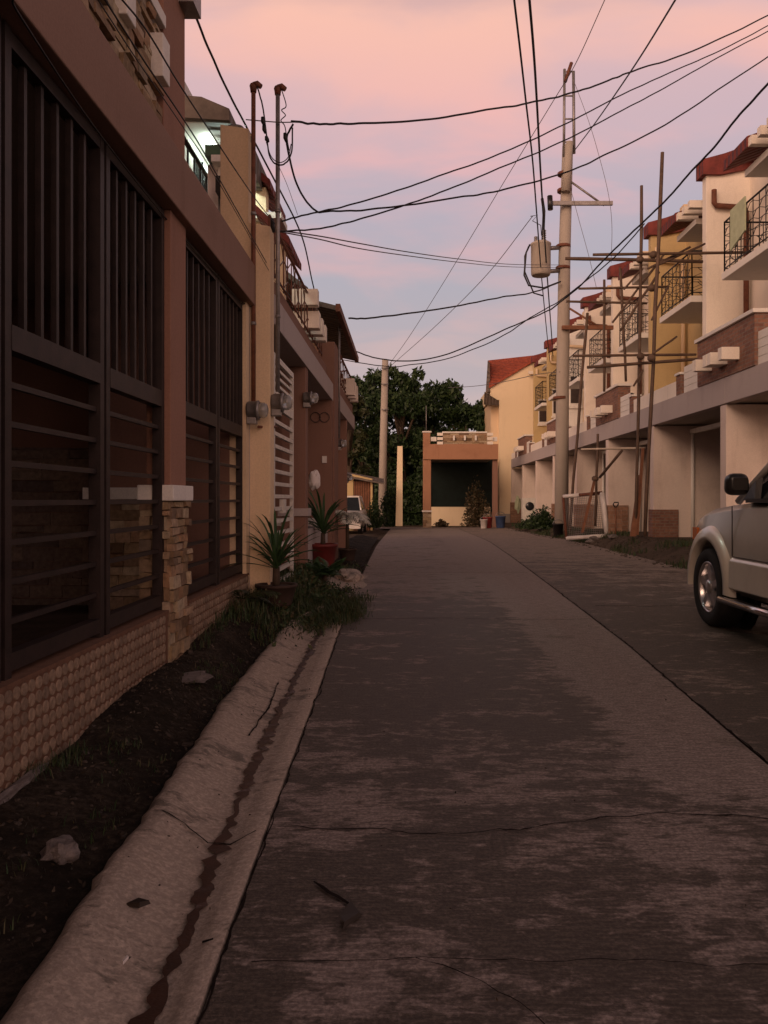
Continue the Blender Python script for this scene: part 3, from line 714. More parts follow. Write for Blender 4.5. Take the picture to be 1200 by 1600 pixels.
# ------------------------------------------------------------------ right row of townhouses
XR = 5.9; PIT = 4.39; Y00 = 14.9
fincol = {0:'white', 1: 'cream_white', 2: 'mustard', 3: 'cream_white', 4: 'cream_white', 5: 'white', 6: 'mustard', 7: 'mustard'}
lab = {0: 'nearest white townhouse on the right, partly out of frame behind the silver car',
       1: 'cream townhouse with a green cloth on its balcony, second on the right',
       2: 'mustard yellow townhouse behind the bamboo scaffold with the wide black balcony',
       3: 'cream townhouse just beyond the mustard one behind the scaffold',
       4: 'cream townhouse with a narrow balcony, second beyond the mustard one',
       5: 'white townhouse right behind the concrete transformer pole',
       6: 'mustard townhouse left of the concrete transformer pole, nearer of two',
       7: 'farthest mustard townhouse of the right row, against the cream end wall'}
def right_unit(k):
    Y1 = Y00+PIT*k; Y0 = Y1-PIT; even = (k % 2 == 0)
    wm = M[fincol[k]]; t = thing('townhouse', (XR, Y0, .2), lab[k], 'house', 'townhouses along the right side')
    B = lambda: MB()
    # ground floor
    o = B().box(XR+.03, 11, Y1, Y1+.28, -.4, 2.97).build('party_wall', M['pink_plaster'], t); bevel(o, .01)
    if k in (2, 3, 4, 6, 7): B().box(XR-.02, XR+.62, Y1-.06, Y1+.30, -.4, 1.02).build('brick_plinth', M['brick_far'], t)
    elif k == 1: bevel(B().box(XR-.01, XR+.62, Y1-.05, Y1+.30, -.4, .95).build('brick_plinth', M['brick'], t), .01)
    B().box(10.8, 11, Y0+.28, Y1, -.3, 3.0).build('back_wall', M['pink_plaster'], t)
    B().box(10.74, 10.79, Y0+1.2, Y0+2.1, .2, 2.3).build('door', M['wood'], t)
    B().box(XR+.21, 11, Y0, Y1, 3.0, 3.40).build('carport_ceiling', M['soffit'], t)
    bevel(B().box(XR, XR+.2, Y0+.003, Y1-.003, 2.98, 3.47).build('fascia_beam', M['lavender'], t), .008)
    B().box(XR+.9, XR+1.0, Y0+.3, Y1-.01, 2.78, 2.88).build('cross_beam', M['white'], t)
    B().tube([(XR+.95, Y1-.06, .2), (XR+.95, Y1-.06, 2.78)], .045, 8).build('drain_pipe', M['white'], t)
    # parapet pieces
    E = Y1 if even else Y0; s = -1 if even else 1     # brick bay straddles even party walls
    def span(a, c): return (min(E+s*a, E+s*c), max(E+s*a, E+s*c))
    a, c = span(0, 1.34); 
    o = B().box(XR-.02, XR+.32, a+.001, c-.001, 3.471, 4.36).build('brick_panel', M['brick'], t)
    bevel(B().box(XR-.07, XR+.37, a-(.05 if a != E else 0), c+(.05 if c != E else 0), 4.361, 4.43).build('parapet_cap', M['white'], t), .006)
    a, c = span(1.341, 2.3); o = B()
    for i in range(4): o.box(XR+.04+.0*i, XR+.16-.006*(i % 2), a, c, 3.471+i*.145, 3.471+i*.145+.135)
    o.box(XR+.06, XR+.14, a, c, 3.471, 4.05); o.build('siding', M['white'], t)
    a, c = span(2.4, 2.68); o = B().box(XR, XR+.2, a, c, 3.471, 3.9).build('pilaster', M['brick'], t); B().box(XR-.03, XR+.23, a-.03, c+.03, 3.901, 3.95).build('pilaster_cap', M['white'], t)
    a, c = span(2.72, 4.38); B().box(XR+.02, XR+.16, a, c, 3.471, 3.80).build('low_panel', M['cream_white'], t)
    for dy in ((.10, .64) if not even else (-.03-.08, -.64)):
        yy = E+dy
        bevel(B().box(XR-.34, XR-.021, yy-.09, yy+.09, 3.68, 3.90).build('beam_end', M['cream_white'], t), .006)
    # upper storeys
    B().box(8.25, 11, Y0, Y1-.001, 3.41, 9.2).build('upper_wall', wm, t)
    fw = B().box(7.2, 8.6, Y1, Y1+.26, 3.41, 9.22).build('fin_wall', wm, t); bevel(fw, .01)
    # roof: red cap on the fin, sloped eave over the balcony
    B().prism([(7.08, Y1, 9.0), (7.55, Y1, 9.0), (8.6, Y1, 9.22), (11, Y1, 9.22), (11, Y1, 9.9), (8.6, Y1, 9.85), (7.6, Y1, 9.5), (7.08, Y1, 9.36)], (0, -.10, 0), (0, .36, 0)).build('roof_verge', M['roof_red'], t)
    B().prism([(6.95, Y0, 8.42), (8.3, Y0, 8.92), (11, Y0, 9.2), (11, Y0, 9.38), (8.3, Y0, 9.12), (6.95, Y0, 8.64)], (0, 1.5, 0), (0, 2.75, 0)).build('roof', M['roof_red'], t)
    B().prism([(8.3, Y0, 9.21), (11, Y0, 9.6), (11, Y0, 9.7), (8.3, Y0, 9.34)], (0, .27, 0), (0, PIT-.11, 0)).build('roof', M['roof_red'], t)
    B().box(7.35, 8.24, Y0+1.1, Y0+2.55, 8.22, 8.36).build('canopy_slab', M['white'], t)
    B().box(8.0, 8.3, Y1-.5, Y1-.15, 9.3, 9.75).build('chimney', M['cream'], t)
    for i in range(3):
        o = B().box(6.98, 7.5, Y1+.5+i*.42, Y1+.66+i*.42, 8.42, 8.6); o.build('beam_end', M['cream_white'], t)
    pm = M['rust_metal'] if k in (1, 3, 4) else M['cream']
    B().tube([(7.35, Y1-.10, 8.62), (7.35, Y1-.10, 8.32), (7.40, Y1-.10, 8.24), (8.05, Y1-.10, 8.2), (8.12, Y1-.10, 8.1), (8.12, Y1-.10, 3.5)], .065, 8).build('downspout', pm, t)
    # balcony
    sl = B().box(7.0, 8.24, Y0+.5, Y0+2.95, 6.08, 6.24).build('balcony', M['white'], t); bevel(sl, .01)
    m = MB(); railing(m, (7.05, Y0+.55, 6.24), (7.05, Y0+2.9, 6.24), 1.12, 8); railing(m, (7.05, Y0+2.9, 6.24), (8.2, Y0+2.9, 6.24), 1.12, 4); railing(m, (7.05, Y0+.55, 6.24), (8.2, Y0+.55, 6.24), 1.12, 4)
    m.build('railing', M['black_metal'], sl)
    w = B().box(8.20, 8.249, Y0+.9, Y0+2.4, 6.26, 8.3).build('balcony_door', M['dark_room'], t)
    w = B().box(8.19, 8.249, Y0+.8, Y0+2.3, 4.3, 5.5).build('window', M['white'], t)
    B().box(8.17, 8.189, Y0+.88, Y0+2.22, 4.38, 5.42).build('pane', M['glass'], w)
    if k in (5, 6, 7):
        w = B().box(7.45, 8.0, Y1-.05, Y1-.001, 5.5, 6.9).build('window', M['white'], t); B().box(7.5, 7.95, Y1-.07, Y1-.051, 5.62, 6.82).build('pane', M['dark_room'], w)
        B().box(7.40, 8.05, Y1-.12, Y1-.001, 5.38, 5.49).build('window_sill', M['white'], t)
    return t
for k in range(0, 8): right_unit(k)
# cloth on the balcony of the cream townhouse
Y0 = Y00
tag(MB().prism([(7.0, 17.25, 6.55), (7.0, 16.5, 6.75), (7.0, 16.5, 7.45), (7.0, 17.25, 7.42)], (-.05, 0, 0), (-.02, 0, 0)).build('cloth', M['rag']), 'green-grey cloth hung over the black balcony railing of the cream townhouse', 'cloth')

# ------------------------------------------------------------------ end house and end carport
he = thing('house', (6, 46.5, -.3), 'cream gable house with red tile roof closing the end of the street', 'house')
Ye = 46.5
wall = [P(780, 821, Ye), P(836, 821, Ye), P(850, 551, Ye), P(834, 561, Ye), P(766, 602, Ye), P(766, 624, Ye), P(780, 625, Ye)]
MB().prism([P(780,821,Ye), P(880,821,Ye), P(880,535,Ye), P(834,561,Ye), P(766,602,Ye), P(766,624,Ye), P(780,625,Ye)], (0,0,0), (0,6,0)).build('wall', M['end_cream'], he)
a, b_, c, d = P(764,603,Ye-.15), P(882,532,Ye-.15), P(882,550,Ye+4), P(763,563,Ye+3.5)
a2 = Vector((0,0,-.14))
MB().hexa([a+a2, b_+a2, c+a2, d+a2, a, b_, c, d]).build('roof', M['roof_far'], he)
MB().hexa([P(759,612,Ye-.1), P(766,612,Ye-.1), P(766,612,Ye+3), P(759,612,Ye+3), P(762,563,Ye+1.2), P(765,566,Ye+1.2), P(765,566,Ye+3), P(762,563,Ye+3)]).build('barge_board', M['roof_grey'], he)
MB().box(P(768,0,Ye).x, P(780,0,Ye).x-.001, Ye+.4, Ye+6, -.4, P(0,626,Ye).z).build('side_wall', M['cream'], he)
MB().hexa([P(756,632,Ye-1), P(780,634,Ye-.01), P(780,634,Ye+3), P(756,632,Ye+3), P(757,612,Ye-1), P(779,626,Ye-.01), P(779,626,Ye+3), P(757,612,Ye+3)]).build('side_eave', M['roof_grey'], he)
MB().box(P(780,0,Ye).x-.05, P(800,0,Ye).x, Ye-.06, Ye-.001, -.6, P(0,803,Ye).z).build('plinth', M['soffit'], he)
Yc = 40.0; g = -.25
cp = thing('carport', (2.6, 41, g), 'terracotta carport with stone parapet panel at the end of the street', 'carport')
X0, X1 = P(661,0,Yc).x, P(778,0,Yc).x
bevel(MB().box(X0, X0+.40, Yc, Yc+.4, P(0,800,Yc).z+.08, P(0,718,Yc).z).build('column', M['terracotta'], cp), .02)
bevel(MB().box(X0-.05, X0+.46, Yc-.06, Yc+.46, P(0,800,Yc).z, P(0,800,Yc).z+.08).build('column_cap', M['white'], cp), .01)
m = MB().box(X0, X0+.42, Yc-.0, Yc+.4, -.5, P(0,800,Yc).z-.001); clad(m, (X0,Yc,-.4), (1,0,0), (0,0,1), (0,-1,0), .42, .95, .12, .15, .3, .05, 5); m.build('stone_base', M['stone'], cp)
MB().box(X1-.25, X1, Yc+.1, Yc+.4, -.5, P(0,718,Yc).z).build('column', M['brown_wall'], cp)
bevel(MB().box(X0, X1, Yc-.1, Yc+.2, P(0,718,Yc).z, P(0,694,Yc).z).build('beam', M['terracotta'], cp), .015)
MB().box(X0+.1, X1, Yc+.201, Yc+6, P(0,714,Yc).z, P(0,706,Yc).z).build('ceiling', M['soffit'], cp)
z0, z1 = P(0,694,Yc).z, P(0,676,Yc).z
bevel(MB().box(X0+.001, X0+.36, Yc-.08, Yc+.3, z0, z1).build('corner_pier', M['terracotta'], cp), .01); MB().box(X0-.04, X0+.41, Yc-.12, Yc+.34, z1, z1+.07).build('pier_cap', M['white'], cp)
xa, xb = P(692,0,Yc).x, P(760,0,Yc).x
m = MB().box(xa, xb, Yc-.03, Yc+.25, z0, z1-.02); o_ = m.build('parapet_panel', M['brick_far'], cp)
m = MB(); clad(m, (xa, Yc-.03, z0), (1,0,0), (0,0,1), (0,-1,0), xb-xa, z1-z0-.03, .11, .2, .5, .04, 8); m.build('stone_cladding', M['stone'], o_)
MB().box(xa-.03, xb+.03, Yc-.09, Yc+.3, z1-.019, z1+.05).build('panel_cap', M['white'], cp)
for q in (709, 726, 743):
    xx = P(q,0,Yc).x; MB().box(xx-.045, xx+.045, Yc-.18, Yc-.09, z0+.18, z0+.42).build('beam_end', M['white'], cp)
for q0, q1 in ((673, 682), (770, 777)):
    MB().box(P(q0,0,Yc).x, P(q1,0,Yc).x, Yc-.02, Yc+.15, z0+.15, z0+.36).build('rail_block', M['white'], cp)
for q0 in (683, 761):
    for i in range(3): MB().box(P(q0,0,Yc).x, P(q0+9,0,Yc).x, Yc-.12, Yc+.10, z0-.02+i*.22, z0+.12+i*.22).build('baluster', M['cream_white'], cp)
# low wall behind carport
tag(MB().box(P(664,0,47).x, P(775,0,46).x, 46, 46.05, P(0,800,46).z, P(0,712,46).z).build('carport_backdrop', M['backdrop_dark']), 'added dark green netting hung across the back of the terracotta carport', 'backdrop')  # dark sheet added to stand in for the shade inside the carport
tag(MB().box(P(674,0,44).x, P(766,0,44).x, 44, 44.15, -.5, P(0,792,44).z).build('low_wall', M['end_cream']), 'low cream wall at the back of the terracotta carport', 'wall')
t = thing('antenna_rod', P(666,672,Yc+.2), 'thin rod standing on the corner of the terracotta carport', 'rod'); MB().tube([P(666,674,Yc+.15), P(666,634,Yc+.15)], .02, 5).build('rod', M['galv'], t)

# ------------------------------------------------------------------ yellow gate house on the left, far
gh = thing('gatehouse', (-2.5, 34, -.1), 'small yellow shed with brown slatted door beyond the left houses', 'shed')
Yy = 34.0
xa, xb = P(543,0,Yy).x, P(582,0,Yy).x; zt = P(0,741,Yy).z
MB().box(xa-1.5, P(552,0,Yy).x, Yy, Yy+.2, -.4, zt).build('wall', M['mustard'], gh)
MB().box(P(579,0,Yy).x, xb, Yy, Yy+.2, -.4, zt-.22).build('wall', M['mustard'], gh)
MB().prism([(P(552,0,Yy).x, Yy, P(0,748,Yy).z), (P(579,0,Yy).x, Yy, P(0,752,Yy).z), (xb, Yy, P(0,748,Yy).z), (P(552,0,Yy).x, Yy, zt)], (0,-.01,0), (0,.21,0)).build('lintel', M['mustard'], gh)
m = MB()
x_ = P(553,0,Yy).x
while x_ < P(578,0,Yy).x: m.box(x_, x_+.05, Yy+.05, Yy+.09, -.2, P(0,752,Yy).z); x_ += .075
m.box(P(552,0,Yy).x, P(579,0,Yy).x, Yy+.09, Yy+.12, .5, .58); m.build('door', M['wood'], gh)
MB().box(xa-2, xb, Yy+1.5, Yy+1.6, -.4, zt-.1).build('back_wall', M['dark_room'], gh)
MB().hexa([P(520,742,Yy-.3), P(600,757,Yy-.3), P(600,750,Yy+2.2), P(520,735,Yy+2.2), P(520,739,Yy-.3), P(600,755,Yy-.3), P(600,748,Yy+2.2), P(520,733,Yy+2.2)]).build('roof', M['roof_grey'], gh)

# ------------------------------------------------------------------ utility pole with transformer
Yp = 27.0; bx = P(879,0,Yp).x
up = thing('utility_pole', (bx, Yp, 0), 'tall tapering concrete utility pole with transformer and steel arms', 'utility pole')
mb = MB(); mb.tube([P(877,848,Yp), P(879,600,Yp), P(882,400,Yp), P(887,228,Yp)], [.235, .215, .20, .18], 12); mb.build('shaft', M['pole_concrete'], up)
T = lambda pts, r, mat, name, n=6: MB().tube([P(*p) for p in pts], r, n).build(name, mat, up)
T([(881,245,Yp-.1), (882,108,Yp-.1)], .045, M['galv'], 'extension_leg'); T([(897,240,Yp-.1), (896,112,Yp-.1)], .05, M['galv'], 'extension_leg')
for yy in (112, 150, 186, 222): T([(880,yy,Yp-.1), (898,yy,Yp-.1)], .03, M['galv'], 'extension_rung', 5)
T([(883,128,Yp-.15), (893,98,Yp-.15)], .06, M['rust_metal'], 'top_insulator')
T([(884,300,Yp-.25), (890,222,Yp-.25)], [.16,.12], M['pole_concrete'], 'pole_collar', 10)
b = MB(); b.box(P(856,0,Yp-.3).x, P(957,0,Yp-.3).x, Yp-.36, Yp-.26, P(0,326,Yp).z, P(0,320,Yp).z); b.build('cross_arm', M['galv'], up)
T([(892,284,Yp-.28), (944,321,Yp-.3)], .035, M['galv'], 'arm_brace')
b = MB(); b.box(P(878,0,Yp-.3).x, P(958,0,Yp-.3).x, Yp-.36, Yp-.24, P(0,518,Yp).z, P(0,512,Yp).z); b.build('cross_arm', M['wood'], up)
T([(890,482,Yp-.25), (940,513,Yp-.3)], .035, M['wood'], 'arm_brace')
for yy in (272, 298, 385, 419, 622):
    b = MB(); b.lathe(P(880+(400-yy)*.02,yy,Yp), [(.235,-.05), (.25,-.04), (.25,.04), (.235,.05)], 12); b.build('pole_band', M['rust_metal'], up)
# transformer
tp = P(845,0,Yp-.35)
tr = MB(); zb, zt_ = P(0,431,Yp-.35).z, P(0,381,Yp-.35).z
tr.lathe((tp.x, tp.y, 0), [(.29, zb), (.32, zb+.05), (.33, zb+.15), (.33, zt_-.06), (.345, zt_-.05), (.345, zt_), (.25, zt_+.06), (.05, zt_+.09)], 20)
trb = tr.build('transformer', M['pole_concrete'], up, 'round grey transformer can')
for dx, dz in ((-.18, .22), (.10, .45)):
    b = MB(); c = Vector((tp.x+dx, tp.y-.1, zt_)); h = dz
    prof = []
    for i in range(6): prof += [(.045, h*i/6), (.07, h*(i+.3)/6), (.04, h*(i+.7)/6)]
    b.lathe(c, prof, 10); b.build('bushing', M['galv'], trb)
for yy in (388, 424): T([(857,yy,Yp-.3), (873,yy-1,Yp-.1)], .07, M['galv'], 'transformer_bracket')
T([(828,382,Yp-.5), (822,395,Yp-.5), (819,430,Yp-.5), (826,446,Yp-.5), (850,450,Yp-.4), (876,440,Yp-.3)], .03, M['cable'], 'lead')
T([(826,385,Yp-.5), (820,400,Yp-.5), (820,425,Yp-.5), (834,458,Yp-.5), (848,462,Yp-.4)], .025, M['cable'], 'lead')
T([(847,310,Yp-.4), (850,330,Yp-.4), (848,380,Yp-.4)], .05, M['cable'], 'fuse_cutout')
T([(859,306,Yp-.4), (860,328,Yp-.4)], .09, M['black_plastic'], 'fuse_cutout')
T([(829,338,Yp-.5), (840,336,Yp-.5), (832,345,Yp-.5), (845,352,Yp-.5), (846,368,Yp-.5)], .015, M['cable'], 'lead', 5)

# far poles
p2 = thing('utility_pole', P(600,818,43), 'slim pale concrete pole standing before the dark trees', 'utility pole')
MB().tube([P(597,830,43), P(599,690,43), P(602,562,43)], [.24, .2, .17], 10).build('shaft', M['pole_concrete'], p2)
for yy in (575, 600, 640): MB().tube([P(596,yy,42.7), P(607,yy,42.7)], .04, 5).build('step_bolt', M['galv'], p2)
p3 = thing('post', P(623,815,36), 'short leaning cream post left of the terracotta carport', 'post')
MB().hexa([P(618,822,36), P(629,822,36), P(629,822,36.3), P(618,822,36.3), P(621,697,36), P(629,697,36), P(629,697,36.3), P(621,697,36.3)]).build('post', M['end_cream'], p3)
tag(p3.children[0], None) if p3.children else None

# ------------------------------------------------------------------ wires
def smooth(pts, n=8):
    out = []; P_ = [Vector(p) for p in pts]; P_ = [P_[0]*2-P_[1]]+P_+[P_[-1]*2-P_[-2]]
    for i in range(1, len(P_)-2):
        a, b, c, d = P_[i-1:i+3]
        for k in range(n):
            t = k/n
            out.append(.5*((2*b)+(c-a)*t+(2*a-5*b+4*c-d)*t*t+(3*b-a-3*c+d)*t**3))
    out.append(P_[-2]); return out
def wire(label, pts, Ya, Yb, wpx, thin=False, wob=0, name='power_line', cat='cable', group='overhead cables across the street'):
    n = len(pts); L_ = [0]
    for a, c in zip(pts, pts[1:]): L_.append(L_[-1]+math.hypot(c[0]-a[0], c[1]-a[1]))
    # 1/Y is linear along a straight run seen in perspective
    V = [P(p[0], p[1], 1/((1/Ya)+((1/Yb)-(1/Ya))*l/L_[-1])) for p, l in zip(pts, L_)]
    S = smooth(V, 10)
    if wob: S = [s+Vector((0, 0, wob*noise.noise((i*.35, Ya, 2)))) for i, s in enumerate(S)]
    wpx *= .85; rs = [wpx*.5*1/F*(Ya*.6+Yb*.4) if abs(Ya-Yb) < 6 else wpx*.5/F*(Ya+Yb)/2 for s in S]
    o = MB().tube(S, rs, 5, sm=True).build(name, M['thin_cable'] if thin else M['cable'])
    return tag(o, label, cat, group)
wire('black cable swooping from the top of the brown house past both service masts', [(300,12), (350,130), (415,255), (470,365), (488,440), (500,492)], 6.2, 14.5, 3.0, wob=.01)
wire('black cable from above the stone parapet down to the junction on the right hand mast', [(187,-5), (232,52), (292,150), (394,304), (430,350)], 3.2, 7.6, 2.6)
wire('thin cable running under the first parapet cable past the lit porch', [(161,-5), (225,95), (292,195), (337,270), (431,435), (455,464)], 3.2, 9.5, 2.0)
wire('second thin cable beside the lit porch, lowest of the parapet cables', [(150,-5), (215,95), (287,200), (340,282), (431,441), (453,468)], 3.0, 9.3, 1.4)
wire('cable sagging along the face of the dark grille fence', [(19,-5), (37,34), (150,202), (262,345), (296,382), (340,432), (381,474), (427,487), (447,487)], 2.9, 9, 2.2)
wire('topmost black cable crossing the street from the mast crossbar', [(455,190), (500,194), (560,193), (660,187), (780,169), (836,159), (895,145), (944,129), (990,111), (1081,80), (1210,20)], 7.6, 13, 3.4, wob=.015)
wire('upper of two parallel black cables crossing behind the pole bracket', [(440,346), (480,335), (540,322), (620,298), (700,270), (780,241), (881,195), (962,153), (1039,117), (1123,80), (1210,35)], 7.8, 13, 2.6, wob=.008)
wire('lower of two parallel black cables crossing behind the pole bracket', [(438,362), (500,357), (560,343), (640,318), (700,296), (780,263), (881,220), (962,178), (1039,137), (1140,80), (1210,44)], 7.8, 13, 2.6, wob=.008)
wire('thick cable bundle curling down from the mast and rising to the right', [(458,194), (448,215), (452,245), (465,290), (490,327), (520,330), (600,325), (700,311), (780,298), (881,270), (950,240), (1039,195), (1130,135), (1210,82)], 7.6, 12, 3.2, wob=.012)
wire('thin grey pair of cables from the mast to the pole below the transformer, upper strand', [(437,360), (500,369), (560,380), (640,394), (720,405), (800,413), (880,414)], 7.9, 26.7, 1.3, True)
wire('thin grey pair of cables from the mast to the pole below the transformer, lower strand', [(437,362), (500,374), (560,388), (640,400), (720,410), (800,417), (880,418)], 7.9, 26.7, 1.2, True)
wire('wavy black cable from the far left eave to the pole just under the transformer', [(545,497), (580,497), (650,488), (720,477), (780,465), (836,456), (876,440)], 18.8, 26.6, 2.8, wob=.02)
wire('thick twisted black cable rising steeply to the upper right corner', [(860,484), (905,448), (935,415), (969,381), (1007,345), (1046,307), (1078,270), (1116,230), (1151,185), (1210,120)], 16, 9, 3.4, wob=.008)
wire('upper strand of the sagging pair from the far left eave to the right', [(556,549), (590,560), (640,564), (700,553), (780,519), (860,484)], 18.9, 17, 2.4, wob=.012)
wire('lower strand of the sagging pair from the far left eave to the right', [(520,560), (600,572), (640,570), (700,560), (780,528), (829,496), (874,470), (920,435), (960,402), (1007,350)], 19.5, 13, 1.9, wob=.012)
wire('straight cable dropping from the top edge left of the pole', [(803,-5), (813,80), (822,160), (832,248), (838,325), (846,430), (855,525), (860,570)], 13, 42, 2.2)
wire('thicker straight cable dropping from the top edge right beside the pole', [(827,-5), (834,80), (839,160), (846,290), (855,430), (862,525), (864,560)], 13, 42, 2.7)
wire('black cable slanting from the top edge down to the pole collar', [(1058,-5), (1006,80), (969,136), (930,192), (897,236)], 12, 26.6, 2.5)
wire('faint thin line slanting from the pole top down to the far pole', [(947,-5), (900,98), (860,165), (790,280), (700,430), (640,525), (604,575)], 20, 43, 1.1, True)
wire('faint thin line from the pole arm down to the far pole', [(832,338), (760,430), (680,510), (608,574)], 26.5, 43, 1.1, True)
wire('faint thin line hanging from the pole top in a loose curve on its right', [(898,130), (920,190), (935,240), (950,300), (956,350), (955,410)], 26.5, 26.3, .9, True)
wire('faint thin line hanging beside the pole below its upper arm', [(893,300), (905,345), (920,400), (932,450)], 26.5, 26, .9, True)
wire('slack thin wire in front of the cream gable house', [(700,606), (745,603), (790,596), (840,585), (875,581)], 38, 26.8, 1.1, True)
wire('mast crossbar wire between the two service masts', [(384,187), (396,188), (434,191), (460,191)], 7.62, 7.7, 2.2, True)
wire('black twisted drip loop hanging from the left service mast', [(402,136), (410,165), (415,200), (418,225), (423,248), (440,258), (455,240), (457,200)], 7.55, 7.6, 3.0, wob=.012)
wire('thin curly drip loop hanging from the right service mast', [(440,140), (447,165), (440,172), (446,180), (439,188), (445,197), (448,215), (452,235)], 7.65, 7.6, 2.0)
wire('lower curved jumper wire between the two service masts', [(416,222), (424,245), (437,254), (450,246), (455,225)], 7.5, 7.6, 1.8)
wire('thin wire hanging from the mast clamp towards the crossing cables', [(431,250), (447,285), (459,318), (465,336)], 7.7, 7.8, 1.0, True)
# splice bundles
b = MB()
for (px_, y0_, y1_) in ((411,183,196), (413,196,208), (417,213,222), (446,208,222), (426,342,363)):
    t_ = tag(MB().tube([P(px_-1,y0_,7.55), P(px_,(y0_+y1_)/2,7.55), P(px_+2,y1_,7.55)], [.015,.022,.014], 7).build('cable_splice', M['cable']), None, 'cable splice', 'taped splices on the service mast cables')
    t_['label'] = {411:'taped cable splice, uppermost on the left mast loop', 413:'taped cable splice, second on the left mast loop', 417:'taped cable splice, lowest on the left mast loop', 446:'taped cable splice right of the right mast', 426:'black clamp bundle at the foot of the galvanised mast section'}[px_]
# white hose coil on the party wall top
t_ = tag(MB().tube(smooth([P(352,213,7.8), P(356,200,7.8), P(366,197,7.8), P(378,200,7.8), P(383,212,7.8), P(392,216,7.8), P(388,222,7.8), P(376,222,7.8), P(366,210,7.8), P(372,198,7.8)]), .018, 7).build('conduit_hose', M['galv']), 'pale flexible conduit curled over the top of the cream party wall', 'hose')

# ------------------------------------------------------------------ bamboo scaffold
sc_ = thing('scaffold', (5.5, 19, .2), 'brown bamboo scaffold lashed in front of the mustard townhouse', 'scaffold')
def pole_(pts, w, mat='bamboo', name='bamboo_pole'):
    S = [P(*p) for p in pts]; Ym = sum(p[2] for p in pts)/len(pts); r = w*.41*Ym/F
    SS = [s+Vector((.02*noise.noise((i*.8, r*99, w)), 0, 0)) for i, s in enumerate(smooth(S, 4))]
    MB().tube(SS, [r*(1+.12*((i % 2)*2-1)*.5) for i in range(len(SS))], 6).build(name, M[mat], sc_)
for pts, w in (
  ([(1035,238,17.3), (1021,560,17.3), (1007,838,17.4)], 7), ([(1003,290,18.6), (999,560,18.6), (993,832,18.6)], 6), ([(969,418,20.6), (978,596,20.6)], 5),
  ([(944,437,22), (944,612,22)], 5), ([(918,489,24), (902,678,24), (890,830,24)], 5.5), ([(934,678,21.5), (930,822,21.5)], 5),
  ([(927,398,18.4), (1060,396,18.4), (1190,394,18.4)], 5.5), ([(883,404,19.1), (1000,406,19.1), (1098,409,19.1)], 6.5), ([(904,451,18.7), (1044,448,18.7)], 4.5),
  ([(885,471,21.5), (1012,474,21.5)], 4.5), ([(895,556,18.8), (1088,554,18.8)], 5), ([(918,574,18.5), (1091,561,18.5)], 6),
  ([(969,517,18.5), (1030,425,18.7)], 5), ([(957,504,18.6), (1039,396,18.9)], 4.5), ([(1020,552,17.2), (1058,526,17.6)], 4.5),
  ([(1026,415,18.3), (1102,381,18.9)], 4.5), ([(1012,420,18.2), (1079,386,18.8)], 4.5), ([(1018,500,18), (1044,448,18.6)], 4),
  ([(937,746,21), (972,704,20)], 6), ([(975,452,18.4), (1003,420,18.7)], 4), ([(998,600,18.4), (1004,578,18.5)], 4),
  ([(990,603,18.3), (1004,580,18.5)], 4)): pole_(pts, w)
for pts, w in (([(908,702,20), (1008,700,20)], 4),): pole_(pts, w, 'pale_wood', 'rail')
for (px_, py_, yy_) in ((1021,398,17.5), (1000,406,18.5), (1001,557,18.4), (1018,560,17.3), (1019,450,17.5), (930,748,21)):
    c = P(px_, py_, yy_-.12); MB().lathe(c, [(.05,-.07), (.09,-.03), (.09,.03), (.05,.07)], 8).build('lashing', M['bamboo'], sc_)

# ------------------------------------------------------------------ leaning gate frame, boards, props
fr = thing('gate_frame', P(915,842,22), 'pale leaning gate frame with mesh, propped beside the utility pole', 'gate frame')
q = [P(880,776,22.2), P(941,770,21.6), P(949,837,21.3), (P(885,841,21.9))]
MB().tube([q[0], q[0].lerp(q[1], .42)], .055, 6).build('frame_rail', M['sack'], fr); MB().tube([q[0].lerp(q[1], .40), q[1]], .045, 6).build('frame_rail', M['rust_metal'], fr)
MB().tube([q[1], q[2]], .075, 6).build('frame_stile', M['sack'], fr); MB().tube([q[2], q[3]], .055, 6).build('frame_rail', M['sack'], fr); MB().tube([q[3], q[0]], .04, 6).build('frame_stile', M['rust_metal'], fr)
m = MB()
for i in range(1, 22): m.tube([q[0].lerp(q[1], i/22), q[3].lerp(q[2], i/22)], .006, 4); m.tube([q[0].lerp(q[3], i/22), q[1].lerp(q[2], i/22)], .006, 4)
m.build('wire_mesh', M['galv'], fr)
def slab(name, pts, th, mat, label, cat, group=None):
    d = Vector((0, th, 0)); o = MB().prism(pts, (0,0,0), d).build(name, mat); return tag(o, label, cat, group)
slab('wooden_board', [P(985,838,18.4), P(994,838,18.4), P(1004,742,19), P(998,742,19)], .06, M['wood'], 'wide brown board leaning by the scaffold foot', 'board')
slab('wooden_board', [P(993,836,18.5), P(998,836,18.5), P(1007,700,19), P(1003,700,19)], .06, M['wood'], 'narrow brown board leaning right of the wide one by the scaffold', 'board')
slab('wooden_board', [P(908,832,21.2), P(912,832,21.2), P(931,752,21.6), P(927,752,21.6)], .06, M['wood'], 'brown board leaning across the mesh of the gate frame', 'board')
slab('metal_sheet', [P(951,838,21), P(972,838,21), P(972,792,21.2), P(951,792,21.2)], .05, M['brick_far'], 'reddish brown sheet leaning right of the gate frame', 'metal sheet')
sv = thing('shovel', P(962,838,20.7), 'shovel standing upright against the reddish sheet', 'shovel')
MB().tube([P(962,838,20.7), P(962,792,20.8)], .02, 6).build('shaft', M['wood'], sv)
MB().tube([P(962,794,20.8), P(958,788,20.8), P(960,785,20.8), P(966,785,20.8), P(966,788,20.8), P(962,794,20.8)], .018, 6).build('handle', M['black_plastic'], sv)
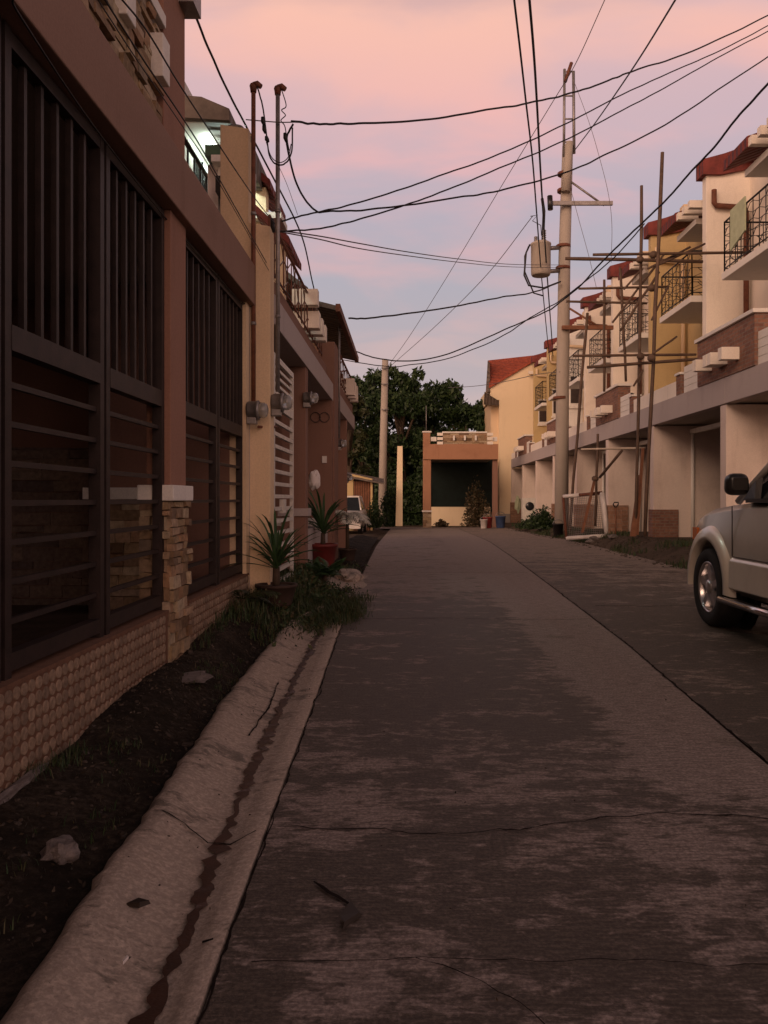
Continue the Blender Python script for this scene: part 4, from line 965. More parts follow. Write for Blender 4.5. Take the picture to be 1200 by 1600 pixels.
for i, (px_, py_, s_, lb) in enumerate(((930,838,.16,'grey rubble chunk under the leaning gate frame'), (937,842,.12,'small rubble chunk before the gate frame foot'), (922,841,.13,'brown rubble chunk left under the gate frame'), (958,846,.14,'flat pale stone on the ground right of the gate frame'))):
    c = P(px_, py_, 21.5-(i == 3)*1.2); b = MB()
    bm = bmesh.new(); bmesh.ops.create_icosphere(bm, subdivisions=2, radius=s_)
    for v in bm.verts: v.co = v.co*(1+.4*noise.noise(v.co*9+Vector((i, 0, 0)))); v.co.z *= .45
    me = bpy.data.meshes.new('rubble'); bm.to_mesh(me); bm.free(); me.materials.append(M['rock']); o = bpy.data.objects.new('rubble', me); COL.objects.link(o); o.location = c; o.location.z = gz(c.x, c.y)+s_*.3
    tag(o, lb, 'rubble', 'rubble by the gate frame')

def blobrock(name, loc, s, mat, label, cat, zs=.5, seed=0, group=None, sub=3, amp=.45):
    bm = bmesh.new(); bmesh.ops.create_icosphere(bm, subdivisions=sub, radius=1)
    for v in bm.verts:
        n = v.co.normalized(); v.co = n*(1+amp*noise.noise(n*1.6+Vector((seed, 0, 0)))+amp*.35*noise.noise(n*5+Vector((seed, 3, 0))))
        v.co = Vector((v.co.x*s[0], v.co.y*s[1], v.co.z*s[2]))
    me = bpy.data.meshes.new(name); bm.to_mesh(me); bm.free(); me.materials.append(mat)
    o = bpy.data.objects.new(name, me); COL.objects.link(o); o.location = loc
    return tag(o, label, cat, group)
c = P(93, 1345, 2.5); blobrock('rock', (-1.12, 2.58, zverge(-1.12, 2.58)+.012), (.055, .06, .045), M['rock'], 'pale lumpy rock on the dark soil verge', 'rock', seed=2)
blobrock('rock', (-1.46, 3.05, zverge(-1.46, 3.05)), (.03, .22, .02), M['rock'], 'mortar lump on the soil against the round tiled low wall', 'rock', seed=5)
blobrock('rock', (-1.30, 4.75, zverge(-1.3, 4.75)), (.13, .16, .018), M['rock'], 'flat pale slab lying on the verge near the stone column', 'rock', seed=6)
blobrock('rock', (-.86, 11.6, .08), (.20, .42, .10), M['gutter'], 'large pale concrete lump at the foot of the potted palms', 'rock', seed=8)
blobrock('rock', (-.70, 9.6, .03), (.08, .12, .05), M['rock'], 'small stone at the road edge beside the weeds', 'rock', seed=9)
# cast-off bits
tag(MB().hexa([(-.722,2.02,.030), (-.715,2.01,.030), (-.711,2.04,.030), (-.718,2.046,.030), (-.721,2.02,.036), (-.716,2.012,.037), (-.712,2.04,.035), (-.717,2.045,.035)]).build('paper_scrap', M['sack']), 'tiny white scrap of paper on the gutter concrete', 'litter')
dl = MB(); rnd = random.Random(5)
c = Vector((-.775, 2.30, zg2(-.775, 2.30)+.004)); dl.hexa([c+Vector((-.035,-.012,0)), c+Vector((.01,-.02,0)), c+Vector((.035,.004,0)), c+Vector((-.005,.02,0)), c+Vector((-.03,-.008,.008)), c+Vector((.01,-.015,.014)), c+Vector((.03,.004,.010)), c+Vector((-.004,.016,.012))]); tag(dl.build('dead_leaf', M['dry_litter']), 'dead brown leaf lying on the gutter concrete', 'leaf')
tag(MB().hexa([Vector((-.17,2.28,.006)), Vector((-.18,2.22,.006)), Vector((-.13,2.30,.006)), Vector((-.17,2.38,.006)), Vector((-.195,2.28,.014)), Vector((-.178,2.24,.016)), Vector((-.14,2.30,.012)), Vector((-.168,2.36,.016))]).build('dead_leaf', M['dry_litter']), 'dark curled leaf on the road right of the gutter', 'leaf')

# ------------------------------------------------------------------ vegetation
def leafquad(mb, c, s, rnd):
    d = Vector((rnd.gauss(0,1), rnd.gauss(0,1), rnd.gauss(0,.7))).normalized(); e = d.orthogonal().normalized()
    e.rotate(Matrix.Rotation(rnd.uniform(0, 6.28), 3, d)); a = d.cross(e)
    l = s*rnd.uniform(.6, 1.3); w = l*.42
    i = len(mb.v); mb.v += [tuple(c-e*l), tuple(c+a*w), tuple(c+e*l), tuple(c-a*w)]; mb.f.append((i, i+1, i+2, i+3)); mb.sm.append(False)
def tree(px, Y, ytop, wpx, label, leaves=9000, ls=.16, seed=0, mat='tree_leaf', base=-.3, low=.12):
    rnd = random.Random(seed); c = P(px, 0, Y); htop = P(0, ytop, Y).z; Rr = wpx*.5*Y/F; bx_, by_ = c.x, Y
    t = thing('tree', (bx_, by_, base), label, 'tree', 'dark trees at the end of the street')
    tk = MB(); hh = htop-base
    tk.tube([(bx_, by_, base), (bx_+.1, by_, base+hh*.25), (bx_-.1, by_+.1, base+hh*.5), (bx_, by_, base+hh*.8)], [.3, .24, .17, .05], 8)
    cl = []
    for i in range(int(46)):
        a = rnd.uniform(0, 6.28); zf = rnd.uniform(low, .93); rr = Rr*math.sqrt(rnd.uniform(.05, 1))*(1.05-.55*abs(zf-.45)*1.3)
        cc = Vector((bx_+rr*math.cos(a), by_+rr*math.sin(a)*.8, base+hh*zf)); cl.append((cc, rnd.uniform(.5, 1.15)*Rr*.33))
        if i % 3 == 0: tk.tube([(bx_, by_, base+hh*max(.15, zf-.3)), ((bx_+cc.x)/2, (by_+cc.y)/2, base+hh*max(.2, zf-.12)), cc], [.11, .07, .02], 5)
    for i in range(6): cl.append((Vector((bx_+rnd.uniform(-.5,.5)*Rr, by_, base+hh*rnd.uniform(.88, .98))), Rr*.2))
    tk.build('trunk', M['bark'], t)
    cr = MB()
    tw = sum(r*r for _, r in cl)
    for cc, r in cl:
        n = int(leaves*r*r/tw)
        for _ in range(n):
            d = Vector((rnd.gauss(0,1), rnd.gauss(0,1), rnd.gauss(0,.75))); d.normalize(); rad = r*rnd.uniform(.25, 1)**.5*(1+.35*noise.noise(d*2.5+cc))
            leafquad(cr, cc+d*rad, ls, rnd)
    cr.build('crown', M[mat], t, fix=False)
    return t
tree(572, 52, 585, 120, 'broad dark tree behind the far left eave, its crown just over the roofline', 11000, .18, 1)
tree(628, 50, 574, 110, 'tallest dark tree, just right of the slim concrete pole', 12000, .17, 2)
tree(678, 54, 600, 120, 'dark tree between the slim pole and the terracotta carport', 13000, .18, 3, 'tree_leaf')
tree(728, 52, 628, 120, 'lower spreading dark tree above the terracotta carport', 13000, .17, 4, 'tree_leaf')
tree(545, 46, 605, 60, 'brownish tree squeezed beside the far left townhouse', 6000, .15, 5, 'tree_leaf_warm')
tree(768, 58, 640, 80, 'small tree crown peeping out left of the cream gable house', 7000, .17, 6, 'tree_leaf')
# distant dark wood behind
mb = MB(); rnd = random.Random(77)
for _ in range(38000):
    x = rnd.uniform(-9, 8); yy = rnd.uniform(58, 66); mx = 6.4+1.3*noise.noise((x*.35, 0, 0))+.5*noise.noise((x*1.3, 4, 0)); z = rnd.uniform(-.5, mx)
    leafquad(mb, Vector((x, yy, z)), .30, rnd)
tag(mb.build('distant_wood', M['tree_leaf'], fix=False), kind='stuff')
# hedge / undergrowth at road end left
mb = MB(); rnd = random.Random(78)
for _ in range(14000):
    x = rnd.uniform(-2.0, .8); yy = rnd.uniform(45, 48); z = -.4+rnd.random()*(2.6+.6*noise.noise((x*1.2, 9, 0)))
    leafquad(mb, Vector((x, yy, z)), .14, rnd)
for _ in range(9000):
    x = rnd.uniform(.6, 5.6); yy = rnd.uniform(47, 50); z = -.4+rnd.random()*(3.6+.8*noise.noise((x*1.2, 9, 0)))
    leafquad(mb, Vector((x, yy, z)), .16, rnd)
tag(mb.build('undergrowth', M['tree_leaf'], fix=False), kind='stuff')
def bush(loc, r, h, label, n=1500, ls=.05, mat='tree_leaf', seed=0, cat='bush', group=None):
    rnd = random.Random(seed); t = thing('bush', loc, label, cat, group); L0 = Vector(loc)
    cr = MB()
    for _ in range(n):
        a = rnd.uniform(0, 6.28); u = rnd.random(); zf = rnd.random(); rr = r*math.sqrt(u)*(1-.35*zf*zf)*(1+1.1*noise.noise((math.cos(a)*2.5+seed, math.sin(a)*2.5, zf*3)))
        leafquad(cr, L0+Vector((rr*math.cos(a), rr*math.sin(a), h*zf*(1-.4*u)*(1+.8*noise.noise((math.cos(a)*2+seed*3, math.sin(a)*2, 7))))), ls, rnd)
    cr.build('foliage', M[mat], t, fix=False)
    st = MB()
    for i in range(6):
        a = rnd.uniform(0, 6.28); st.tube([L0, L0+Vector((r*.4*math.cos(a), r*.4*math.sin(a), h*.7))], [.012, .004], 4)
    st.build('stem', M['bark'], t)
    return t
bush(P(610,822,37), .42, 1.7, 'dark bush between the slim pole and the leaning cream post', 2600, .07, seed=1)
bush(P(585,824,33), .38, 1.0, 'low bush at the foot of the yellow shed', 1500, .06, seed=2)
bush(P(744,822,42.6), .62, 2.0, 'tall dry brownish bush at the right inside the terracotta carport', 2600, .08, 'dry_bush', seed=3)
bush(P(690,824,42), .35, .35, 'small low bush inside the carport near its stone column', 600, .07, 'dry_bush', seed=4)
bush(P(848,826,30), .5, .75, 'green bush left of the transformer pole foot', 1800, .06, seed=5)
bush((5.1, 33, 0), .6, .5, 'low weeds before the far right carports', 1300, .06, seed=6)
def palm(loc, n, ln, label, seed, mat='palm_leaf', lw=.012, pot=None, rise=.9, name='potted_palm', trunkh=.15, stiff=.0):
    rnd = random.Random(seed); L0 = Vector(loc); t = thing(name, loc, label, 'palm', None)
    top = L0+Vector((0, 0, trunkh+(pot[1] if pot else 0)))
    if pot:
        r, h, pm = pot
        o = MB().lathe(L0, [(r*.72, 0), (r*.78, .02), (r*.98, h*.86), (r*1.06, h*.87), (r*1.06, h), (r*.9, h), (r*.86, h*.9)], 20).build('pot', M[pm], t)
        MB().lathe(L0, [(r*.86, h*.80), (r*.84, h*.88)], 16).build('potting_soil', M['soil'], t)
    MB().tube([L0+Vector((0,0,(pot[1]*.7 if pot else -.02))), top], [.035, .03], 8).build('stem', M['bark'], t)
    for i in range(n):
        a = i*2.4+rnd.uniform(-.3, .3); el = rnd.uniform(.35, 1.25)*rise; l = ln*rnd.uniform(.75, 1.1)
        d = Vector((math.cos(a), math.sin(a), 0)); pts = []
        for k in range(11):
            u = k/10; ang = el-u*(1.5-stiff)*rnd.uniform(.95,1.05)
            pts.append(top if k == 0 else pts[-1]+(d*math.cos(ang)+Vector((0,0,1))*math.sin(ang))*l/10)
        m = MB(); m.tube(pts, [.006*(1-.7*k/10) for k in range(11)], 4)
        side = d.cross(Vector((0,0,1)))
        for k in range(2, 11):
            for sgn in (-1, 1):
                for sub in ((0, .5) if lw < .0105 else (0,)):
                    p = pts[k-1].lerp(pts[k], sub) ; tg = (pts[k]-pts[k-1]).normalized()
                    ll = l*.42*math.sin(math.pi*min(1, (k+sub)/10.5)*.9+.25)
                    o_ = (tg*.75+side*sgn*.8+Vector((0,0,-.15))).normalized()
                    e = p+o_*ll+Vector((0,0,-ll*.25)); mid = p+o_*ll*.5; w = tg.cross(o_).cross(o_).normalized()*lw
                    m.quad(p, mid+w, e, mid-w)
        m.build('frond', M[mat], t, fix=False)
    return t
palm((-1.10, 14.6, .08), 12, .55, 'palm with fronds coloured pale as if lit by the sky, behind the red pot palm', 9, mat='lit_leaf', lw=.018, pot=(.16, .22, 'pot_dark'), trunkh=.62, rise=.8, stiff=.1)  # sky light on these fronds is put into their colour
palm((-1.10, 10.6, .14), 16, .36, 'low bushy palm seedling beside the red pot', 23, lw=.010, name='young_palm', trunkh=.06, stiff=.7)
palm((-1.42, 6.9, .22), 5, .34, 'small drooping palm at the corner of the grille fence', 11, lw=.008, name='young_palm', trunkh=.12, mat='tree_leaf_warm', stiff=.3)
def straps(loc, n, ln, label, seed, pot, w=.016):
    rnd = random.Random(seed); L0 = Vector(loc); t = thing('potted_palm', loc, label, 'palm'); r_, h_, pm = pot
    MB().lathe(L0, [(r_*.72, 0), (r_*.78, .02), (r_*.98, h_*.86), (r_*1.06, h_*.87), (r_*1.06, h_), (r_*.9, h_), (r_*.86, h_*.9)], 20).build('pot', M[pm], t)
    MB().lathe(L0, [(r_*.86, h_*.80), (r_*.84, h_*.88)], 16).build('potting_soil', M['soil'], t)
    top = L0+Vector((0, 0, h_+.16)); MB().tube([L0+Vector((0,0,h_*.8)), top], [.04, .032], 8).build('stem', M['bark'], t)
    for i in range(n):
        a = i*2.4+rnd.uniform(-.3, .3); el = .25+1.15*(i/n)+rnd.uniform(-.12, .12); l = ln*rnd.uniform(.7, 1.15); drop = rnd.uniform(.35, 1.2)
        d = Vector((math.cos(a), math.sin(a), 0)); side = Vector((-d.y, d.x, 0)); p = top+Vector((0, 0, rnd.uniform(-.05, .06))); m = MB(); prev = None
        for k in range(9):
            u = k/8; ang = el-drop*u*u; ww = w*(.45+1.3*u)*(1-u)**.6+.0008; fold = Vector((0, 0, ww*.5))
            c3 = (p-side*ww+fold, p, p+side*ww+fold)
            if prev: m.quad(prev[0], prev[1], c3[1], c3[0], smooth=True); m.quad(prev[1], prev[2], c3[2], c3[1], smooth=True)
            prev = c3; p = p+(d*math.cos(ang)+Vector((0,0,1))*math.sin(ang))*l/8
        m.build('leaf', M['palm_leaf'], t, fix=False)
    return t
straps((-1.24, 7.55, .20), 44, .52, 'tall dark green potted palm against the cream party wall', 3, (.19, .20, 'pot_dark'), .020)
straps((-1.26, 11.9, .20), 44, .66, 'dark green palm in a red pot before the concrete lump', 5, (.21, .34, 'pot_red'), .026)
# grass
def blades(mb, x, y, z, h, n, spread, rnd, w=.004):
    for _ in range(n):
        bx_, by_ = x+rnd.gauss(0, spread), y+rnd.gauss(0, spread); hh = h*rnd.uniform(.4, 1.2); a = rnd.uniform(0, 6.28); ln = hh*rnd.uniform(.2, .9)
        d = Vector((math.cos(a), math.sin(a), 0)); s = Vector((-d.y, d.x, 0))*w; p = Vector((bx_, by_, z)); m_ = p+d*ln*.35+Vector((0,0,hh*.65)); e = p+d*ln+Vector((0,0,hh))
        i = len(mb.v); mb.v += [tuple(p-s), tuple(p+s), tuple(m_+s*.7), tuple(m_-s*.7), tuple(e)]; mb.f += [(i, i+1, i+2, i+3), (i+3, i+2, i+4)]; mb.sm += [False, False]
g1 = MB(); rnd = random.Random(12)
for _ in range(1100):      # weeds clump at the end of the gutter
    x, y = rnd.gauss(-.88, .20), rnd.gauss(8.35, .50)
    if x > -.50+.1*rnd.random() or x < -1.5: continue
    blades(g1, x, y, .02 if x > -1.1 else zverge(x, y), .05+.08*max(0, .4+noise.noise((x*4, y*3, 0))), 8, .05, rnd, .0035)
for _ in range(500):
    x, y = rnd.uniform(-1.48, -1.1), rnd.uniform(6.2, 13); blades(g1, x, y, zverge(x, y), .11, 7, .05, rnd)
for _ in range(260):
    x, y = rnd.uniform(-1.48, -1.05), rnd.uniform(1.0, 7)
    dens = noise.noise((x*3, y*1.3, 0))
    if dens < .12: continue
    blades(g1, x, y, zverge(x, y), .04, 6, .02, rnd, .002)
for _ in range(60):
    x, y = rnd.gauss(-1.42, .03), rnd.choice((3.35, 3.2, 5.6, 6.0, 2.2))+rnd.gauss(0, .10); blades(g1, x, y, zverge(x, y), .06, 6, .02, rnd, .002)
for _ in range(5200):
    x, y = rnd.gauss(-1.05, .22), rnd.gauss(8.4, .75)
    if x < -1.48 or x > -.42+.12*noise.noise((y*4, 0, 0)) or (x > -.75 and y < 7.9): continue
    hh = .20*max(.1, .45+noise.noise((x*3, y*2, 5)))
    leafquad(g1, Vector((x, y, (.01 if x > -1.1 else zverge(x, y))+rnd.random()*hh)), rnd.uniform(.010, .03), rnd)
for _ in range(3000):
    x, y = rnd.gauss(-1.2, .2), rnd.uniform(9.3, 13.5)
    if x < -1.48 or x > -.62: continue
    leafquad(g1, Vector((x, y, gz(x, y)+rnd.random()*.22*max(.2, .5+noise.noise((x*3, y*1.5, 5))))), rnd.uniform(.015, .045), rnd)
tag(g1.build('weeds', M['grass'], fix=False), kind='stuff')
g2 = MB(); rnd = random.Random(13)
for _ in range(1300):
    x, y = rnd.uniform(4.75, 5.75), rnd.uniform(13.5, 34)
    if noise.noise((x*1.5, y*.6, 3)) < .02: continue
    blades(g2, x, y, gz(x, y)-.01, .12, 7, .07, rnd, .007)
tag(g2.build('grass', M['grass'], fix=False), kind='stuff')
lt = MB(); rnd = random.Random(14)
for _ in range(2600):
    x, y = rnd.uniform(-1.49, -.98), rnd.uniform(.8, 9)
    if x > lerpl(KL, y)-.03: continue
    leafquad(lt, Vector((x, y, zverge(x, y)+.004)), rnd.uniform(.004, .013), rnd)
for _ in range(260):
    y = rnd.uniform(1.5, 9.5); x = rnd.uniform(lerpl(KL, y)+.02, lerpl(KR, y)-.02) if rnd.random() < .5 else rnd.uniform(-.4, 3.5)
    leafquad(lt, Vector((x, y, (zg2(x, y) if x < lerpl(KR, y) else .004)+.003)), rnd.uniform(.003, .007), rnd)
tag(lt.build('leaf_litter', M['dry_litter'], fix=False), kind='stuff')
rb = MB(); rnd = random.Random(15)
for _ in range(900):
    x, y = rnd.uniform(4.5, 5.8), rnd.uniform(14, 36); s_ = rnd.uniform(.006, .028)
    z = gz(x, y); rb.hexa([Vector((x+rnd.uniform(-s_, s_)+dx*s_, y+dy*s_, z+dz*s_)) for dx, dy, dz in ((-1,-1,-.5), (1,-1,-.5), (1,1,-.5), (-1,1,-.5), (-.7,-.7,.7), (.7,-.7,.7), (.7,.7,.7), (-.7,.7,.7))])
for _ in range(420):
    x, y = rnd.uniform(-1.48, -.98), rnd.uniform(.9, 8); s_ = rnd.uniform(.002, .010)*(1+2*(rnd.random() > .96))
    if x > lerpl(KL, y)-.04: continue
    z = zverge(x, y); rb.hexa([Vector((x+rnd.uniform(-s_, s_)+dx*s_, y+rnd.uniform(-s_, s_)*.5+dy*s_, z+dz*s_)) for dx, dy, dz in ((-1,-1,-.5), (1,-1,-.5), (1,1,-.5), (-1,1,-.5), (-.7,-.7,.7), (.7,-.7,.7), (.7,.7,.7), (-.7,.7,.7))])
tag(rb.build('gravel', M['clod'], fix=False), kind='stuff')

# ------------------------------------------------------------------ vehicles
def cut(obj, cutters):
    for c in cutters:
        m = obj.modifiers.new('cut', 'BOOLEAN'); m.operation = 'DIFFERENCE'; m.object = c; m.solver = 'EXACT'
    dg = bpy.context.evaluated_depsgraph_get(); dg.update(); me = bpy.data.meshes.new_from_object(obj.evaluated_get(dg)); obj.modifiers.clear(); obj.data = me
    for c in cutters: bpy.data.objects.remove(c, do_unlink=True)
def shell(stations, name, mat, parent, sub=2):
    """stations: (y, [(x,z)...]) left half profile from bottom centre round to top centre; mirrored"""
    mb = MB(); rings = []
    for y, pr in stations:
        full = [(x, z) for x, z in pr]+[(-x, z) for x, z in reversed(pr) if abs(x) > 1e-6]
        rings.append((len(mb.v), len(full)))
        for x, z in full: mb.v.append((x, y, z))
    for (a, n), (b, _) in zip(rings, rings[1:]):
        for j in range(n): mb.f.append((a+j, a+(j+1) % n, b+(j+1) % n, b+j)); mb.sm.append(True)
    a, n = rings[0]; mb.f.append(tuple(range(a, a+n))); mb.sm.append(True)
    a, n = rings[-1]; mb.f.append(tuple(reversed(range(a, a+n)))); mb.sm.append(True)
    return mb
def wheel(parent, x, y, r, w, side, mat=None, spokes=5):
    s = -1 if side < 0 else 1     # outward direction
    root = rootof(parent).location
    c = Vector((root.x+x, root.y+y, root.z+r))
    t = MB().lathe(c, [(r*.62, -s*w*.5), (r*.9, -s*w*.5), (r*.99, -s*w*.4), (r, -s*w*.15), (r, s*w*.15), (r*.985, s*w*.38), (r*.92, s*w*.5), (r*.70, s*w*.5), (r*.66, s*w*.42)], 40, 'X', True, False).build('wheel', M['rubber'], parent)
    rim = MB(); rim.lathe(c, [(r*.66, s*w*.30), (r*.665, s*w*.44), (r*.63, s*w*.47), (r*.60, s*w*.42), (r*.58, s*w*.1), (r*.57, -s*w*.35)], 40, 'X', True, False)
    for i in range(spokes):
        a = 2*math.pi*i/spokes+.3; d = Vector((0, math.cos(a), math.sin(a))); e = Vector((0, -math.sin(a), math.cos(a))); X = Vector((s, 0, 0))
        w0, w1 = .034, .040; r0, r1 = r*.08, r*.62
        rim.hexa([c+d*r0-e*w0+X*w*.15, c+d*r0+e*w0+X*w*.15, c+d*r1+e*w1+X*w*.10, c+d*r1-e*w1+X*w*.10,
                  c+d*r0-e*w0*.8+X*w*.40, c+d*r0+e*w0*.8+X*w*.40, c+d*r1+e*w1*.75+X*w*.40, c+d*r1-e*w1*.75+X*w*.40])
    rim.lathe(c, [(.075, s*w*.1), (.07, s*w*.43), (.045, s*w*.47), (.01, s*w*.48)], 20, 'X')
    rim.build('rim', M['alloy'], t)
    MB().lathe(c, [(r*.52, -s*w*.12), (r*.50, -s*w*.06), (r*.2, -s*w*.05)], 24, 'X').build('brake_disc', M['black_metal'], t)
    return t
def suv():
    hw = .88; r = .37
    loc = Vector((2.85+hw, 4.72, .0))       # centre; nose towards +Y, away from the camera
    t = thing('suv', loc, 'champagne silver sport utility vehicle with black mirror parked on the right', 'car')
    yf = 2.85                          # front axle, relative
    O = loc
    pr = lambda w, zb, zs, zt, crown: [(0, zb), (-w+.12, zb), (-w+.03, zb+.06), (-w+.005, zb+.16), (-w+.01, .62), (-w, .80), (-w+.012, .93), (-w+.04, zs), (-w+.11, zs+.055), (-w+.30, zt), (0, zt+crown)]
    S = [(-1.55, pr(.80,.42,.98,1.05,.02)), (-1.50, pr(.86,.36,1.05,1.13,.02)), (-1.2, pr(.875,.34,1.10,1.17,.0)), (0, pr(hw,.34,1.13,1.19,0)), (1.5, pr(hw,.34,1.13,1.19,0)), (1.95, pr(hw,.34,1.12,1.19,.01)),
         (2.2, pr(.88,.34,1.11,1.19,.015)), (2.6, pr(.875,.34,1.085,1.165,.025)), (3.0, pr(.865,.34,1.05,1.13,.03)), (3.3, pr(.84,.36,1.00,1.07,.03)), (3.45, pr(.79,.38,.93,.98,.03)), (3.52, pr(.70,.42,.84,.88,.02))]
    mb = shell(S, 'body', M['suv_paint'], t)
    mb.v = [(x+O.x, y+O.y, z+O.z) for x, y, z in mb.v]
    body = mb.build('body', M['suv_paint'], t)
    cs = []
    for yy in (yf, .1):
        m = MB().lathe((0+O.x, O.y+yy, O.z+r+.02), [(r+.075, -1.2), (r+.075, -.60)], 40, 'X'); c = m.build('tmp', M['rubber']); cs.append(c)
        m = MB().lathe((0+O.x, O.y+yy, O.z+r+.02), [(r+.075, .60), (r+.075, 1.2)], 40, 'X'); c = m.build('tmp', M['rubber']); cs.append(c)
    for c in cs: c.location = (-O.x, -O.y, -O.z)
    # cutters are in local space of the body: body object is evaluated at world, so undo
    for c in cs: c.location = (0, 0, 0)
    bpy.context.view_layer.update()
    cut(body, cs)
    for p in body.data.polygons: p.use_smooth = True
    try:
        m = body.modifiers.new('wn', 'WEIGHTED_NORMAL'); m.keep_sharp = True
    except Exception: pass
    body.data.set_sharp_from_angle(angle=R(35)) if hasattr(body.data, 'set_sharp_from_angle') else None
    # inner arches
    for yy in (yf, .1):
        for s in (-1, 1): MB().lathe((O.x+s*.60, O.y+yy, O.z+r+.02), [(r+.074, -.03), (r+.07, .03)], 30, 'X').build('wheel_well', M['black_plastic'], t)
    MB().box(O.x-.6, O.x+.6, O.y-1.2, O.y+3.3, .28, .36).build('underbody', M['black_plastic'], t)
    # flares: swept arch strip
    for yy in (yf, .1):
        for s in (-1, 1):
            m = MB(); c = Vector((O.x+s*(hw-.045), O.y+yy, r+.02)); prev = None
            for i in range(33):
                a = math.pi*(-.03+1.06*i/32); cs_, sn = math.cos(a), math.sin(a)
                q0 = c+Vector((0, cs_*(r+.062), sn*(r+.062))); wv = .135+.05*max(0, -sn)*2
                p = [q0+Vector((s*.0,0,0)), q0+Vector((s*.085,0,0)), c+Vector((s*.082, cs_*(r+.09), sn*(r+.09))), c+Vector((s*.062, cs_*(r+.062+wv*.8), sn*(r+.062+wv*.75))), c+Vector((s*.02, cs_*(r+.062+wv), sn*(r+.062+wv*.95)))]
                if prev:
                    for j in range(4): m.quad(prev[j], prev[j+1], p[j+1], p[j], smooth=True)
                prev = p
            o = m.build('wheel_flare', M['suv_trim'], t); 
            bm = bmesh.new(); bm.from_mesh(o.data); bmesh.ops.remove_doubles(bm, verts=bm.verts, dist=.0005); bmesh.ops.recalc_face_normals(bm, faces=bm.faces); bm.to_mesh(o.data); bm.free()
    # lower cladding between the arches, running board
    for s in (-1, 1):
        x0 = O.x+s*(hw-.01); x1 = O.x+s*(hw+.028)
        m = MB(); y0_, y1_ = O.y+.1+r+.13, O.y+yf-r-.15
        m.hexa([(x0,y0_,.40), (x1,y0_,.42), (x1,y1_,.42), (x0,y1_,.40), (x0,y0_,.69), (x1-s*.01,y0_,.66), (x1-s*.01,y1_,.66), (x0,y1_,.69)]); bevel(m.build('side_cladding', M['suv_trim'], t), .008)
        m = MB(); m.tube([(x1+s*.10, O.y+yf-r-.22, .33), (x1+s*.10, O.y+.1+r+.2, .33)], .028, 10); m.build('running_board', M['chrome'], t)
        m = MB(); m.box(min(x0, x1+s*.12), max(x0, x1+s*.12), O.y+.1+r+.2, O.y+yf-r-.22, .305, .33); m.build('step_pad', M['black_plastic'], t)
    # cabin glass and pillars
    zb = 1.20; zt = 1.74
    lw0, lw1 = hw-.075, hw-.20
    ysl = [(2.30, zb), (1.52, zt-.02), (.2, zt+.03), (-.8, zt+.02), (-1.35, zt-.02), (-1.50, zb)]
    def cab(inset, z0_=0):
        A = []
        for s in (-1, 1):
            A.append([Vector((O.x+s*((lw0 if zc < 1.4 else lw1)-inset), O.y+yc, zc)) for yc, zc in ysl])
        return A
    A = cab(.012); m = MB()
    n = len(ysl)
    m.quad(*A[0]); m.quad(*reversed(A[1]))
    for i in range(n-1): m.quad(A[0][i], A[0][i+1], A[1][i+1], A[1][i])
    m.build('cabin_glass', M['glass'], t)
    A = cab(0)
    m = MB()
    for s in (0, 1):
        a = A[s]; m.tube([a[0]+Vector((0,.05,-.02)), a[1]], [.035,.03], 6); m.tube([a[1], a[2], a[3], a[4]], .03, 6); m.tube([a[4], a[5]], .06, 6)
        for yy in (.28,):
            q0 = Vector((a[0].x, O.y+yy, zb)); q1 = Vector((a[1].x, O.y+yy-.05, zt)); m.tube([q0, q1], .045, 6)
    m.build('pillars', M['suv_paint'], t)
    m = MB(); m.hexa([A[0][1]+Vector((0,0,.0)), A[1][1], A[1][4], A[0][4], A[0][1]+Vector((.08,-.1,.06)), A[1][1]+Vector((-.08,-.1,.06)), A[1][4]+Vector((-.08,.1,.06)), A[0][4]+Vector((.08,.1,.06))]); bevel(m.build('roof', M['suv_paint'], t), .02)
    # door seams, window trim
    for s in (-1, 1):
        x = O.x+s*(hw+.001); d = MB().box(x-.004, x+.003, O.y+2.30, O.y+2.308, .70, 1.14); d.build('door_seam', M['black_plastic'], t)
        d = MB().box(O.x+s*(hw+.002)-.004, O.x+s*(hw+.002)+.004, O.y-.9, O.y+2.3, .695, .70); d.build('crease_trim', M['black_plastic'], t)
        d = MB(); d.box(min(x-s*.03, x-s*.09), max(x-s*.03, x-s*.09), O.y-1.4, O.y+2.1, 1.17, 1.205); d.build('window_trim', M['black_plastic'], t)
        hnd = MB().tube([(x+s*.02, O.y+1.05, .98), (x+s*.045, O.y+1.08, .985), (x+s*.045, O.y+1.22, .985), (x+s*.02, O.y+1.25, .98)], .014, 8).build('door_handle', M['chrome'], t)
    # mirrors
    for s in (-1, 1):
        c = Vector((O.x+s*(hw+.085), O.y+2.0, 1.325)); bm = bmesh.new(); bmesh.ops.create_cube(bm, size=1)
        for v in bm.verts:
            v.co = Vector((v.co.x*.20*(1 if v.co.z < 0 else .93), v.co.y*.15*(1 if s*v.co.x > 0 else .8), v.co.z*.185))
        bmesh.ops.bevel(bm, geom=bm.edges[:], offset=.06, segments=4, affect='EDGES', profile=.5)
        for v in bm.verts: v.co += c
        me = bpy.data.meshes.new('mirror'); bm.to_mesh(me); bm.free()
        for v in me.vertices: v.co -= O
        for p in me.polygons: p.use_smooth = True
        me.materials.append(M['black_plastic']); o = bpy.data.objects.new('side_mirror', me); COL.objects.link(o); o.parent = t
        MB().box(c.x-.06, c.x+.06, c.y-.078, c.y-.0755, c.z-.05, c.z+.05).build('mirror_glass', M['black_metal'], o)
